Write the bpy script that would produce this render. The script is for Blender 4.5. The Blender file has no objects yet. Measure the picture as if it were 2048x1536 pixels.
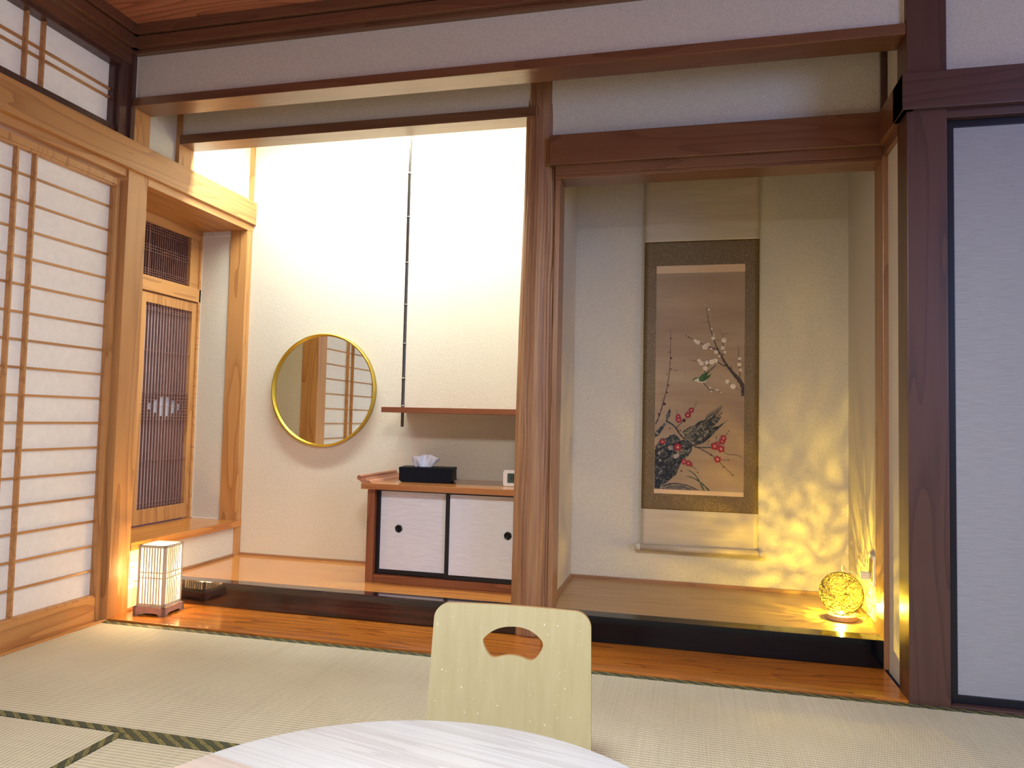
import bpy, bmesh, math, random
import numpy as np
from mathutils import Vector, Matrix, Euler
PI = math.pi
random.seed(7)
SC = bpy.context.scene
COL = SC.collection

# ------------------------------------------------------------------ camera, world, lights, exposure
cam_d = bpy.data.cameras.new('camera')
cam_d.sensor_fit = 'HORIZONTAL'; cam_d.sensor_width = 36.0
cam_d.lens = 1462.33 / 2048 * 36.0
cam_d.clip_start = 0.02
cam = bpy.data.objects.new('camera', cam_d); COL.objects.link(cam)
def cam_rot(yaw, pitch, roll):
    f = Vector((-math.sin(yaw)*math.cos(pitch), math.cos(yaw)*math.cos(pitch), math.sin(pitch)))
    r = Vector((math.cos(yaw), math.sin(yaw), 0)); u = r.cross(f)
    r2 = math.cos(roll)*r + math.sin(roll)*u; u2 = -math.sin(roll)*r + math.cos(roll)*u
    return Matrix((r2, u2, -f)).transposed()
cam.matrix_world = Matrix.Translation((2.4216, -2.6891, 0.8976)) @ cam_rot(0.2391, 0.0499, 0.0225).to_4x4()
SC.camera = cam
SC.view_settings.view_transform = 'Standard'; SC.view_settings.look = 'None'
SC.view_settings.gamma = 1.0; SC.view_settings.use_curve_mapping = False
SC.view_settings.exposure = 0.4

world = bpy.data.worlds.new('world'); SC.world = world; world.use_nodes = True
bg = world.node_tree.nodes['Background']
bg.inputs['Color'].default_value = (0.40, 0.48, 0.90, 1); bg.inputs['Strength'].default_value = 0.08

def lamp(name, kind, loc, energy, color, **kw):
    d = bpy.data.lights.new(name, kind); d.energy = energy; d.color = color
    for k, v in kw.items():
        if k != 'rot': setattr(d, k, v)
    o = bpy.data.objects.new(name, d); COL.objects.link(o); o.location = loc
    if 'rot' in kw: o.rotation_euler = kw['rot']
    return o
# the room's shaded ceiling pendant over the low table, just above the frame, shining downwards
lamp('pendant_light', 'AREA', (2.15, -2.10, 2.02), 58, (0.92, 0.96, 1.0), shape='DISK', size=0.5)
# LED batten hidden behind the alcove lintel, shining down the back wall
lamp('alcove_batten_light', 'AREA', (0.93, 0.475, 2.50), 43, (0.86, 0.98, 1.0), shape='RECTANGLE', size=1.5, size_y=0.08, rot=(math.radians(-6), 0, 0))
# added blue fill light far to the right, no window stands there
lamp('blue_fill_light', 'AREA', (5.6, -3.5, 1.75), 88, (0.27, 0.44, 1.0), shape='RECTANGLE', size=2.0, size_y=1.8, rot=(math.radians(90), 0, math.radians(62)))
# daylight on the paper screens from the veranda outside
lamp('veranda_daylight', 'AREA', (-1.5, -0.9, 1.3), 55, (1.0, 0.95, 0.93), shape='RECTANGLE', size=3.4, size_y=2.8, rot=(0, math.radians(-90), 0))

# ------------------------------------------------------------------ materials
MATS = {}
class NT:
    def __init__(s, name):
        s.m = bpy.data.materials.new(name); s.m.use_nodes = True; s.t = s.m.node_tree; s.n = s.t.nodes
        s.b = s.n['Principled BSDF']; MATS[name] = s.m
    def add(s, typ, **kw):
        n = s.n.new(typ)
        for k, v in kw.items():
            if k.startswith('i_'): n.inputs[k[2:].replace('_', ' ')].default_value = v
            else: setattr(n, k, v)
        return n
    def link(s, a, b): s.t.links.new(a, b)
    def math(s, op, a, b=None, c=None):
        n = s.add('ShaderNodeMath', operation=op)
        for i, v in enumerate((a, b, c)):
            if v is None: continue
            if isinstance(v, (int, float)): n.inputs[i].default_value = v
            else: s.link(v, n.inputs[i])
        return n.outputs[0]
    def coords(s, scale=(1, 1, 1), kind='Object', loc=(0, 0, 0), rot=(0, 0, 0)):
        tc = s.add('ShaderNodeTexCoord'); mp = s.add('ShaderNodeMapping')
        mp.inputs['Scale'].default_value = scale; mp.inputs['Location'].default_value = loc; mp.inputs['Rotation'].default_value = rot
        s.link(tc.outputs[kind], mp.inputs['Vector']); return mp.outputs['Vector']
    def noise(s, vec, scale, detail=3, rough=0.5, dist=0.0):
        n = s.add('ShaderNodeTexNoise'); n.inputs['Scale'].default_value = scale; n.inputs['Detail'].default_value = detail
        n.inputs['Roughness'].default_value = rough; n.inputs['Distortion'].default_value = dist
        s.link(vec, n.inputs['Vector']); return n.outputs['Fac']
    def ramp(s, fac, stops, interp='LINEAR'):
        r = s.add('ShaderNodeValToRGB'); r.color_ramp.interpolation = interp
        e = r.color_ramp.elements
        while len(e) < len(stops): e.new(0.5)
        for el, (p, c) in zip(e, stops):
            el.position = p; el.color = (*c, 1) if len(c) == 3 else c
        s.link(fac, r.inputs['Fac']); return r.outputs['Color']
    def bump(s, h, strength, dist=0.001, normal=None):
        b = s.add('ShaderNodeBump'); b.inputs['Strength'].default_value = strength; b.inputs['Distance'].default_value = dist
        s.link(h, b.inputs['Height'])
        if normal is not None: s.link(normal, b.inputs['Normal'])
        s.link(b.outputs['Normal'], s.b.inputs['Normal']); return b.outputs['Normal']
    def color(s, c): s.link(c, s.b.inputs['Base Color'])
    def p(s, **kw):
        for k, v in kw.items(): s.b.inputs[k.replace('_', ' ')].default_value = v
        return s

def mix(a, b, t): return tuple(x*(1-t)+y*t for x, y in zip(a, b))
def wood(name, base, dark, axis='X', rings=9.0, rough=0.42, contrast=0.55, coat=0.0, sc=1.0, seed=0.0, fibre=0.25, tint=None, ior=1.5, bump=0.12):
    t = NT(name)
    lo, hi = 0.55*sc, 7.0*sc
    scale = {'X': (lo, hi, hi), 'Y': (hi, lo, hi), 'Z': (hi, hi, lo)}[axis]
    v = t.coords(scale, loc=(seed, seed*1.7, seed*.6))
    big = t.noise(v, 1.0, 2, 0.45, 0.15)
    ring = t.math('FRACT', t.math('MULTIPLY', big, rings))
    line = t.math('POWER', ring, 3.0)
    fs = {'X': (3, 160, 160), 'Y': (160, 3, 160), 'Z': (160, 160, 3)}[axis]
    fib = t.noise(t.coords(fs), 1.0, 3, 0.6)
    tone = t.noise(t.coords(tuple(q*.35 for q in scale), loc=(seed+4,)*3), 1.0, 1)
    f = t.math('ADD', t.math('MULTIPLY', line, contrast), t.math('MULTIPLY', t.math('SUBTRACT', fib, 0.5), fibre*2))
    f = t.math('ADD', f, t.math('MULTIPLY', t.math('SUBTRACT', tone, 0.5), 0.5))
    t.color(t.ramp(f, [(0.0, base), (0.75, dark)]))
    t.bump(fib, bump, 0.0006)
    t.p(Roughness=rough, Coat_Weight=coat, Coat_Roughness=0.08, IOR=ior)
    if tint: t.p(Specular_Tint=(*tint, 1), Coat_Tint=(*tint, 1))
    return t.m
CEDAR, CEDAR_D = (0.52, 0.25, 0.080), (0.31, 0.12, 0.034)
for ax in 'XYZ': wood('cedar_'+ax, CEDAR, CEDAR_D, ax)
for ax in 'XYZ': wood('beam_cedar_'+ax, (0.15, 0.066, 0.034), (0.085, 0.03, 0.018), ax, rough=0.3, seed=2, tint=(1.0, 0.70, 0.42), ior=2.0)  # darker cedar copy, shade on the beam fronts put into the colour
for ax in 'XYZ': wood('mid_cedar_'+ax, (0.33, 0.155, 0.065), (0.19, 0.075, 0.03), ax, rough=0.35, seed=8, ior=1.7)
for ax in 'XZ': wood('dark_cedar_'+ax, (0.095, 0.040, 0.026), (0.045, 0.017, 0.012), ax, seed=3, rough=0.35, coat=0.2)
wood('ceiling_wood', (0.50, 0.20, 0.105), (0.27, 0.085, 0.045), 'X', rings=14, seed=5, sc=0.7, contrast=0.7)
wood('lacquered_board', (0.50, 0.155, 0.016), (0.27, 0.065, 0.007), 'X', rings=11, rough=0.22, coat=0.7, ior=1.5, seed=9, contrast=0.6, bump=0.01)
wood('bay_board', (0.64, 0.25, 0.05), (0.42, 0.13, 0.025), 'X', rings=9, rough=0.2, coat=0.8, ior=1.6, seed=19, contrast=0.5, bump=0.01)  # lighter copy of the step board, bright wall reflection put into its colour
wood('lacquered_sill', (0.55, 0.21, 0.035), (0.33, 0.09, 0.015), 'Y', rings=7, rough=0.3, coat=0.6, seed=2)
wood('mat_board', (0.45, 0.27, 0.115), (0.30, 0.16, 0.06), 'X', rings=8, rough=0.38, coat=0.15, seed=12, contrast=0.4)
wood('cabinet_wood', (0.27, 0.082, 0.028), (0.14, 0.034, 0.012), 'X', rings=7, rough=0.33, coat=0.25, seed=6)
wood('cabinet_side_wood', (0.27, 0.082, 0.028), (0.14, 0.034, 0.012), 'Z', rings=7, rough=0.33, coat=0.25, seed=6)
wood('moulding_wood', (0.42, 0.17, 0.085), (0.24, 0.075, 0.035), 'Y', rings=8, rough=0.38, seed=6)
wood('counter_wood', (0.46, 0.17, 0.045), (0.26, 0.075, 0.02), 'X', rings=8, rough=0.25, coat=0.6, seed=16)
wood('walnut', (0.46, 0.27, 0.19), (0.30, 0.155, 0.10), 'X', rings=12, rough=0.5, seed=8, sc=3)
wood('pale_bamboo_wood', (0.68, 0.55, 0.36), (0.50, 0.38, 0.23), 'Z', rings=6, rough=0.5, seed=1, sc=4)
wood('lamp_beech', (0.80, 0.48, 0.2), (0.62, 0.33, 0.13), 'X', rings=6, rough=0.45, seed=1, sc=3)

def black_lacquer():
    t = NT('black_lacquer')
    v = t.coords((1.2, 26, 26)); n = t.noise(v, 1.0, 4, 0.6, 0.6)
    t.color(t.ramp(n, [(0.46, (0.003, 0.003, 0.005)), (0.64, (0.060, 0.016, 0.012)), (0.75, (0.008, 0.004, 0.005))]))
    t.p(Roughness=0.16, Coat_Weight=0.9, Coat_Roughness=0.05)
black_lacquer()
def wallpaper():
    t = NT('wallpaper')
    v = t.coords(); n = t.noise(v, 190, 4, 0.65); m = t.noise(v, 60, 2)
    t.color(t.ramp(n, [(0.3, (0.565, 0.50, 0.385)), (0.7, (0.71, 0.64, 0.51))]))
    t.bump(t.math('ADD', n, t.math('MULTIPLY', m, 0.5)), 0.55, 0.0022); t.p(Roughness=0.9)
wallpaper()
def plain(name, col, rough=0.6, **kw):
    t = NT(name); v = t.coords(); n = t.noise(v, 120, 2)
    t.color(t.ramp(n, [(0.3, tuple(q*0.93 for q in col)), (0.7, tuple(min(1, q*1.05) for q in col))])); t.p(Roughness=rough, **kw); return t.m
plain('trim_pale', (0.80, 0.74, 0.62)); plain('black_frame', (0.006, 0.006, 0.010), 0.28)
plain('gap_dark', (0.012, 0.008, 0.008), 0.9); plain('black_metal', (0.01, 0.01, 0.012), 0.3, Metallic=0.6)
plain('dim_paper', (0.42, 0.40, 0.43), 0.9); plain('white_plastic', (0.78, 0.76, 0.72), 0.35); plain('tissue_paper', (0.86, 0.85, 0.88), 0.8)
plain('black_leather', (0.004, 0.006, 0.011), 0.5, Specular_IOR_Level=0.15); plain('lcd', (0.05, 0.085, 0.075), 0.2)
plain('grey_print', (0.35, 0.35, 0.4), 0.5); plain('dark_bamboo', (0.035, 0.026, 0.022), 0.22, Coat_Weight=0.5)
plain('bamboo_node', (0.45, 0.38, 0.30), 0.4); plain('brass', (0.62, 0.43, 0.05), 0.3, Metallic=0.85)
plain('roller_pale', (0.62, 0.55, 0.42), 0.5); plain('ink', (0.012, 0.017, 0.028), 0.8)
plain('cord_white', (0.75, 0.72, 0.6), 0.5); plain('outlet_gold', (0.55, 0.4, 0.1), 0.4, Metallic=0.5)
def mirror():
    t = NT('mirror_glass'); t.p(Base_Color=(0.86, 0.9, 0.84, 1), Metallic=1.0, Roughness=0.01)
mirror()
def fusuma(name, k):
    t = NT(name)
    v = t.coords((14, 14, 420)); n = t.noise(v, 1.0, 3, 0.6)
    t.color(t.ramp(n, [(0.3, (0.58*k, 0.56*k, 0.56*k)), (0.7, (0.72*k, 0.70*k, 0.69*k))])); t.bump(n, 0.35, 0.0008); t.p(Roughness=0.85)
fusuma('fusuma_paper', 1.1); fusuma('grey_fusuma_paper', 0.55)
def shoji_paper():
    t = NT('shoji_paper')
    v = t.coords(); n = t.noise(v, 40, 4, 0.6)
    c = t.ramp(n, [(0.3, (0.82, 0.775, 0.72)), (0.7, (0.88, 0.835, 0.775))]); t.color(c); t.p(Roughness=0.9)
    tr = t.add('ShaderNodeBsdfTranslucent'); t.link(c, tr.inputs['Color'])
    mx = t.add('ShaderNodeMixShader'); mx.inputs[0].default_value = 0.38
    t.link(t.b.outputs[0], mx.inputs[1]); t.link(tr.outputs[0], mx.inputs[2]); t.link(mx.outputs[0], t.n['Material Output'].inputs['Surface'])
shoji_paper()
def tatami(name, along):
    # ribs run along the long side of the mat, fine rush stems cross them
    t = NT(name); tc = t.add('ShaderNodeTexCoord'); sp = t.add('ShaderNodeSeparateXYZ'); t.link(tc.outputs['Object'], sp.inputs[0])
    a, b = (sp.outputs[0], sp.outputs[1]) if along == 'X' else (sp.outputs[1], sp.outputs[0])
    wob = t.noise(t.coords((3, 3, 3)), 1.0, 2)
    row = t.math('DIVIDE', t.math('ADD', b, t.math('MULTIPLY', wob, 0.002)), 0.0145)
    rib = t.math('ABSOLUTE', t.math('SINE', t.math('MULTIPLY', row, PI)))
    odd = t.math('MULTIPLY', t.math('MODULO', t.math('ABSOLUTE', t.math('FLOOR', row)), 2.0), 0.5)
    stem = t.math('ABSOLUTE', t.math('SINE', t.math('MULTIPLY', t.math('ADD', t.math('DIVIDE', a, 0.0075), odd), PI)))
    h = t.math('MULTIPLY', t.math('POWER', rib, 0.45), t.math('ADD', t.math('MULTIPLY', t.math('POWER', stem, 0.5), 0.55), 0.45))
    st = t.noise(t.coords((260, 2.0, 1) if along == 'X' else (2.0, 260, 1)), 1.0, 3, 0.7)
    big = t.noise(t.coords((2.2, 2.2, 2.2)), 1.0, 3)
    f = t.math('ADD', t.math('MULTIPLY', h, 0.62), t.math('MULTIPLY', st, 0.45)); f = t.math('ADD', f, t.math('MULTIPLY', t.math('SUBTRACT', big, 0.5), 0.35))
    t.color(t.ramp(f, [(0.15, (0.15, 0.118, 0.062)), (0.5, (0.49, 0.425, 0.285)), (0.95, (0.72, 0.655, 0.47))]))
    t.bump(h, 0.8, 0.0016); t.p(Roughness=0.75)
tatami('tatami_X', 'X'); tatami('tatami_Y', 'Y')
def heri(name, along):
    t = NT(name); tc = t.add('ShaderNodeTexCoord'); sp = t.add('ShaderNodeSeparateXYZ'); t.link(tc.outputs['Object'], sp.inputs[0])
    a, b = (sp.outputs[0], sp.outputs[1]) if along == 'X' else (sp.outputs[1], sp.outputs[0])
    d = t.math('FRACT', t.math('DIVIDE', t.math('ADD', a, t.math('MULTIPLY', b, 1.5)), 0.052))
    blk = t.math('LESS_THAN', d, 0.42)
    ln = t.math('LESS_THAN', t.math('ABSOLUTE', t.math('SUBTRACT', d, 0.47)), 0.03)
    fl = t.noise(t.coords(), 260, 2, 0.7); fl = t.math('GREATER_THAN', fl, 0.50)
    g = t.math('MULTIPLY', blk, fl)
    g = t.math('ADD', t.math('MULTIPLY', g, 1.0), 0.25); g = t.math('SUBTRACT', g, t.math('MULTIPLY', ln, 0.25))
    t.color(t.ramp(g, [(0.0, (0.008, 0.012, 0.006)), (0.25, (0.042, 0.052, 0.026)), (1.0, (0.30, 0.25, 0.07))])); t.p(Roughness=0.6)
    t.bump(t.noise(t.coords(), 900, 1), 0.3, 0.0005)
heri('heri_X', 'X'); heri('heri_Y', 'Y')
def column_wood():
    t = NT('rippled_log')
    n = t.noise(t.coords((30, 30, 1.2)), 1.0, 4, 0.6, 0.3); f2 = t.noise(t.coords((220, 220, 3)), 1.0, 2)
    f = t.math('ADD', t.math('MULTIPLY', n, 0.8), t.math('MULTIPLY', f2, 0.25))
    t.color(t.ramp(f, [(0.3, (0.17, 0.07, 0.035)), (0.52, (0.30, 0.14, 0.06)), (0.72, (0.44, 0.24, 0.10))])); t.p(Roughness=0.45)
column_wood()
def plywood():
    t = NT('chair_plywood')
    n = t.noise(t.coords((60, 60, 1.2)), 1.0, 4, 0.6); s = t.noise(t.coords(), 165, 1, 0.3)
    base = t.ramp(n, [(0.2, (0.425, 0.355, 0.185)), (0.8, (0.50, 0.43, 0.24))])
    sp = t.math('GREATER_THAN', s, 0.785)
    mx = t.add('ShaderNodeMix', data_type='RGBA'); t.link(sp, mx.inputs['Factor']); t.link(base, mx.inputs['A']); mx.inputs['B'].default_value = (0.8, 0.76, 0.55, 1)
    t.color(mx.outputs['Result']); t.p(Roughness=0.36, Coat_Weight=0.2, Coat_Roughness=0.2)
plywood()
plain('plywood_edge', (0.36, 0.20, 0.07), 0.5)
def table_wood():
    t = NT('table_wood')
    tc = t.add('ShaderNodeTexCoord'); mp = t.add('ShaderNodeMapping'); mp.inputs['Rotation'].default_value = (0, 0, math.radians(13)); t.link(tc.outputs['Object'], mp.inputs['Vector'])
    sp = t.add('ShaderNodeSeparateXYZ'); t.link(mp.outputs[0], sp.inputs[0])
    row = t.math('DIVIDE', t.math('ADD', sp.outputs[1], 0.62), 0.105)
    idx = t.math('FLOOR', row)
    wn = t.add('ShaderNodeTexWhiteNoise', noise_dimensions='1D'); t.link(idx, wn.inputs['W'])
    def sc(vec, s):
        m = t.add('ShaderNodeMapping'); m.inputs['Scale'].default_value = s; t.link(vec, m.inputs['Vector']); return m.outputs[0]
    cmb = t.add('ShaderNodeCombineXYZ'); t.link(sp.outputs[0], cmb.inputs[0]); t.link(t.math('ADD', sp.outputs[1], t.math('MULTIPLY', wn.outputs[0], 5.0)), cmb.inputs[1]); 
    g = t.noise(sc(cmb.outputs[0], (1.1, 26, 1)), 1.0, 2, 0.4, 0.1)
    ring = t.math('POWER', t.math('FRACT', t.math('MULTIPLY', g, 6.0)), 2.0)
    f = t.math('ADD', t.math('MULTIPLY', ring, 0.35), t.math('MULTIPLY', wn.outputs[0], 0.35))
    tw = t.add('ShaderNodeTexWhiteNoise', noise_dimensions='1D'); t.link(t.math('ADD', idx, 31.0), tw.inputs['W'])
    mx = t.add('ShaderNodeMix', data_type='RGBA'); t.link(tw.outputs[0], mx.inputs['Factor'])
    t.link(t.ramp(f, [(0.0, (0.52, 0.53, 0.54)), (0.7, (0.37, 0.36, 0.36))]), mx.inputs['A']); t.link(t.ramp(f, [(0.0, (0.54, 0.46, 0.40)), (0.7, (0.40, 0.31, 0.26))]), mx.inputs['B'])
    t.color(mx.outputs['Result']); t.p(Roughness=0.42, Coat_Weight=0.1, Coat_Roughness=0.25)
table_wood()
def silk(name, a, b, scale=(3, 3, 30), bump=0.25):
    t = NT(name); n = t.noise(t.coords(scale), 1.0, 3, 0.6); f = t.noise(t.coords(), 500, 1)
    t.color(t.ramp(t.math('ADD', t.math('MULTIPLY', n, 0.7), t.math('MULTIPLY', f, 0.3)), [(0.3, a), (0.7, b)]))
    t.bump(n, bump, 0.006); t.p(Roughness=0.55)
silk('scroll_silk', (0.50, 0.41, 0.29), (0.62, 0.52, 0.38))
silk('painting_silk', (0.25, 0.145, 0.085), (0.42, 0.30, 0.18), (1.2, 1.2, 8), 0.15)
silk('scroll_strip', (0.66, 0.44, 0.26), (0.72, 0.50, 0.30))
def brocade():
    t = NT('brocade'); n = t.noise(t.coords(), 300, 2, 0.7)
    t.color(t.ramp(n, [(0.45, (0.12, 0.07, 0.022)), (0.6, (0.18, 0.115, 0.04)), (0.70, (0.42, 0.31, 0.13))])); t.bump(n, 0.3, 0.0006); t.p(Roughness=0.5)
brocade()
def paint(name, a, b, sc=60, c=None):
    t = NT(name); n = t.noise(t.coords(), sc, 4, 0.7, 1.0); t.color(t.ramp(n, [(0.45, a), (0.56, b)]+([(0.59, b), (0.63, c)] if c else []))); t.p(Roughness=0.8)
paint('p_twig', (0.05, 0.04, 0.05), (0.11, 0.07, 0.06)); paint('p_bark', (0.03, 0.03, 0.045), (0.09, 0.05, 0.04), 90)
paint('p_ink', (0.006, 0.010, 0.022), (0.05, 0.055, 0.06), 45, (0.3, 0.26, 0.22)); paint('p_slate', (0.02, 0.028, 0.035), (0.17, 0.145, 0.12), 40, (0.34, 0.28, 0.22))
paint('p_moss', (0.10, 0.10, 0.07), (0.24, 0.22, 0.12)); paint('p_grey', (0.16, 0.14, 0.13), (0.36, 0.31, 0.27)); paint('p_grey2', (0.10, 0.08, 0.085), (0.20, 0.15, 0.14))
paint('p_pale', (0.36, 0.30, 0.23), (0.5, 0.43, 0.33)); paint('p_green', (0.035, 0.09, 0.03), (0.075, 0.15, 0.05)); paint('p_leaf', (0.02, 0.05, 0.035), (0.05, 0.08, 0.04))
paint('p_white', (0.6, 0.52, 0.42), (0.7, 0.62, 0.5)); paint('p_blossom', (0.62, 0.50, 0.38), (0.78, 0.68, 0.56)); paint('p_red', (0.22, 0.008, 0.02), (0.36, 0.03, 0.05), 200); paint('p_bud', (0.05, 0.01, 0.015), (0.09, 0.02, 0.02))
paint('p_heart', (0.85, 0.45, 0.4), (0.9, 0.6, 0.5))
def emit(name, col, strength, base=(0.9, 0.85, 0.7, 1)):
    t = NT(name); t.p(Base_Color=base, Emission_Color=(*col, 1), Emission_Strength=strength, Roughness=0.7); return t.m
def lantern_paper():
    t = NT('lantern_paper'); t.p(Base_Color=(0.02, 0.018, 0.012, 1), Emission_Color=(1.0, 0.86, 0.60, 1), Emission_Strength=1.5, Roughness=0.8)
    tr = t.add('ShaderNodeBsdfTransparent'); mx = t.add('ShaderNodeMixShader'); mx.inputs[0].default_value = 0.45
    t.link(t.b.outputs[0], mx.inputs[1]); t.link(tr.outputs[0], mx.inputs[2]); t.link(mx.outputs[0], t.n['Material Output'].inputs['Surface'])
lantern_paper()
emit('lamp_led', (1.0, 0.86, 0.30), 6.0)
emit('batten_tube', (1, 1, 0.97), 3.0)
def string_mat():
    t = NT('paper_string'); t.p(Base_Color=(0.10, 0.075, 0.025, 1), Roughness=0.8)
    tr = t.add('ShaderNodeBsdfTranslucent'); tr.inputs['Color'].default_value = (0.95, 0.84, 0.30, 1)
    mx = t.add('ShaderNodeMixShader'); mx.inputs[0].default_value = 0.02
    t.link(t.b.outputs[0], mx.inputs[1]); t.link(tr.outputs[0], mx.inputs[2]); t.link(mx.outputs[0], t.n['Material Output'].inputs['Surface'])
string_mat()
M = MATS

# ------------------------------------------------------------------ mesh helpers
ORG = {}
class MB:
    def __init__(s): s.v, s.f, s.mi, s.sm, s.xf = [], [], [], [], None
    def add(s, vs, fs, mi=0, smooth=False):
        k = len(s.v)
        if s.xf is not None: vs = [tuple(s.xf @ Vector(p)) for p in vs]
        s.v += [tuple(p) for p in vs]
        for f in fs: s.f.append([i+k for i in f]); s.mi.append(mi); s.sm.append(smooth)
        return s
    def box(s, x0, x1, y0, y1, z0, z1, mi=0):
        x0, x1 = sorted((x0, x1)); y0, y1 = sorted((y0, y1)); z0, z1 = sorted((z0, z1))
        vs = [(x, y, z) for z in (z0, z1) for y in (y0, y1) for x in (x0, x1)]
        return s.add(vs, [(0, 2, 3, 1), (4, 5, 7, 6), (0, 1, 5, 4), (2, 6, 7, 3), (0, 4, 6, 2), (1, 3, 7, 5)], mi)
    def prism(s, poly, axis, a, b, mi=0, smooth=False):
        # poly: 2-D outline; axis 'X': (y,z), 'Y': (x,z), 'Z': (x,y)
        def P(p, t): return {'X': (t, p[0], p[1]), 'Y': (p[0], t, p[1]), 'Z': (p[0], p[1], t)}[axis]
        n = len(poly); vs = [P(p, a) for p in poly] + [P(p, b) for p in poly]
        s.add(vs, [(i, (i+1) % n, n+(i+1) % n, n+i) for i in range(n)], mi, smooth)
        k = len(s.v)-2*n
        s.f.append([k+i for i in range(n)][::-1]); s.mi.append(mi); s.sm.append(False)
        s.f.append([k+n+i for i in range(n)]); s.mi.append(mi); s.sm.append(False)
        return s
    def lathe(s, prof, c=(0, 0, 0), seg=32, mi=0, axis='Z', smooth=True):
        vs = []
        for r, h in prof:
            for i in range(seg):
                a = 2*PI*i/seg; u, w = r*math.cos(a), r*math.sin(a)
                q = {'Z': (u, w, h), 'Y': (u, h, w), 'X': (h, u, w)}[axis]
                vs.append((q[0]+c[0], q[1]+c[1], q[2]+c[2]))
        fs = [(j*seg+i, j*seg+(i+1) % seg, (j+1)*seg+(i+1) % seg, (j+1)*seg+i) for j in range(len(prof)-1) for i in range(seg)]
        s.add(vs, fs, mi, smooth); k = len(s.v)-len(vs)
        if prof[0][0] > 1e-6: s.f.append([k+i for i in range(seg)][::-1]); s.mi.append(mi); s.sm.append(False)
        if prof[-1][0] > 1e-6: s.f.append([k+(len(prof)-1)*seg+i for i in range(seg)]); s.mi.append(mi); s.sm.append(False)
        return s
    def tube(s, pts, r, seg=8, mi=0, caps=True):
        pts = [Vector(p) for p in pts]; rs = r if isinstance(r, (list, tuple)) else [r]*len(pts)
        up = Vector((0.31, 0.2, 0.93)); vs = []
        t0 = (pts[1]-pts[0]).normalized(); nrm = t0.cross(up).normalized()
        for i, p in enumerate(pts):
            t = (pts[min(i+1, len(pts)-1)]-pts[max(i-1, 0)]).normalized()
            nrm = (nrm - t*nrm.dot(t)).normalized(); bi = t.cross(nrm)
            for k in range(seg):
                a = 2*PI*k/seg; vs.append(p + nrm*math.cos(a)*rs[i] + bi*math.sin(a)*rs[i])
        n = len(pts); fs = [(j*seg+i, j*seg+(i+1) % seg, (j+1)*seg+(i+1) % seg, (j+1)*seg+i) for j in range(n-1) for i in range(seg)]
        if caps: fs += [tuple(range(seg))[::-1], tuple(range((n-1)*seg, n*seg))]
        return s.add(vs, fs, mi, True)
    def build(s, name, mats, parent=None, bevel=0.0, origin=None):
        if not isinstance(mats, (list, tuple)): mats = [mats]
        me = bpy.data.meshes.new(name); org = Vector((0, 0, 0))
        if parent is not None: org = ORG[parent.name]
        elif origin is not None: org = Vector(origin)
        me.from_pydata([tuple(Vector(p)-org) for p in s.v], [], s.f)
        for m in mats: me.materials.append(M[m] if isinstance(m, str) else m)
        me.polygons.foreach_set('material_index', s.mi); me.polygons.foreach_set('use_smooth', s.sm)
        bm = bmesh.new(); bm.from_mesh(me)
        if bevel > 0:
            ed = [e for e in bm.edges if len(e.link_faces) == 2 and e.calc_face_angle(0) > 0.7]
            bmesh.ops.bevel(bm, geom=ed, offset=bevel, segments=2, profile=0.6, affect='EDGES', clamp_overlap=True)
        bmesh.ops.recalc_face_normals(bm, faces=bm.faces); bm.to_mesh(me); bm.free(); me.update()
        o = bpy.data.objects.new(name, me); COL.objects.link(o)
        if parent is not None: o.parent = parent; ORG[o.name] = org.copy()
        else: o.location = org; ORG[o.name] = org.copy()
        return o
def box(*a, mi=0): return MB().box(*a, mi=mi)
def empty(name, loc, label=None, cat=None, group=None):
    o = bpy.data.objects.new(name, None); COL.objects.link(o); o.location = loc; o.empty_display_size = 0.05
    ORG[o.name] = Vector(loc); tag(o, label, cat, group); return o
def tag(o, label=None, cat=None, group=None):
    if label: o['label'] = label
    if cat: o['category'] = cat
    if group: o['group'] = group
    return o
def struct(o, label, cat):
    o['kind'] = 'structure'; o['label'] = label; o['category'] = cat; return o
NTRIM = [0]
def trim(mb, mat, label, cat='wooden trim', bevel=0.002, origin=None):
    NTRIM[0] += 1
    return struct(mb.build('trim_%d' % NTRIM[0], mat, bevel=bevel, origin=origin), label, cat)
def copy_tree(o, loc=None, label=None):
    c = o.copy(); COL.objects.link(c)
    if loc is not None: c.location = loc
    if label: c['label'] = label
    for ch in o.children:
        d = ch.copy(); COL.objects.link(d); d.parent = c
        for g in ch.children:
            e = g.copy(); COL.objects.link(e); e.parent = d
    return c

# ------------------------------------------------------------------ constants measured from the room (metres)
W = 3.13          # left face of the corner post at the right
K = 0.3147        # front plane of the raised alcove floor
YB = 0.948        # back wall of the left bay
YBR = 1.028       # back wall of the right bay
XP0, XP1 = 1.765, 1.843   # partition between the bays
ZL = 0.115        # raised floor height
ZC = 2.60         # ceiling

# ------------------------------------------------------------------ floor, ceiling, walls
struct(box(-0.5, 6.2, -4.0, 1.2, -0.16, -0.056).build('floor', 'cedar_X'), 'wooden sub-floor under the straw mats', 'floor')
mb = MB()
for i in range(10): mb.box(-0.12, 6.2, -3.95+i*0.45, -3.504+i*0.45, ZC, ZC+0.02)
mb.box(-0.12, 6.2, -3.95, 0.45, ZC+0.02, ZC+0.04)
struct(mb.build('ceiling', 'ceiling_wood', bevel=0.0015), 'reddish brown wooden board ceiling with flowing grain', 'ceiling')
struct(box(-0.4, 3.3, 0.12, 1.2, 2.72, 2.76).build('ceiling', 'wallpaper'), 'papered ceiling inside the alcove, above the lintels', 'ceiling')

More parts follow.
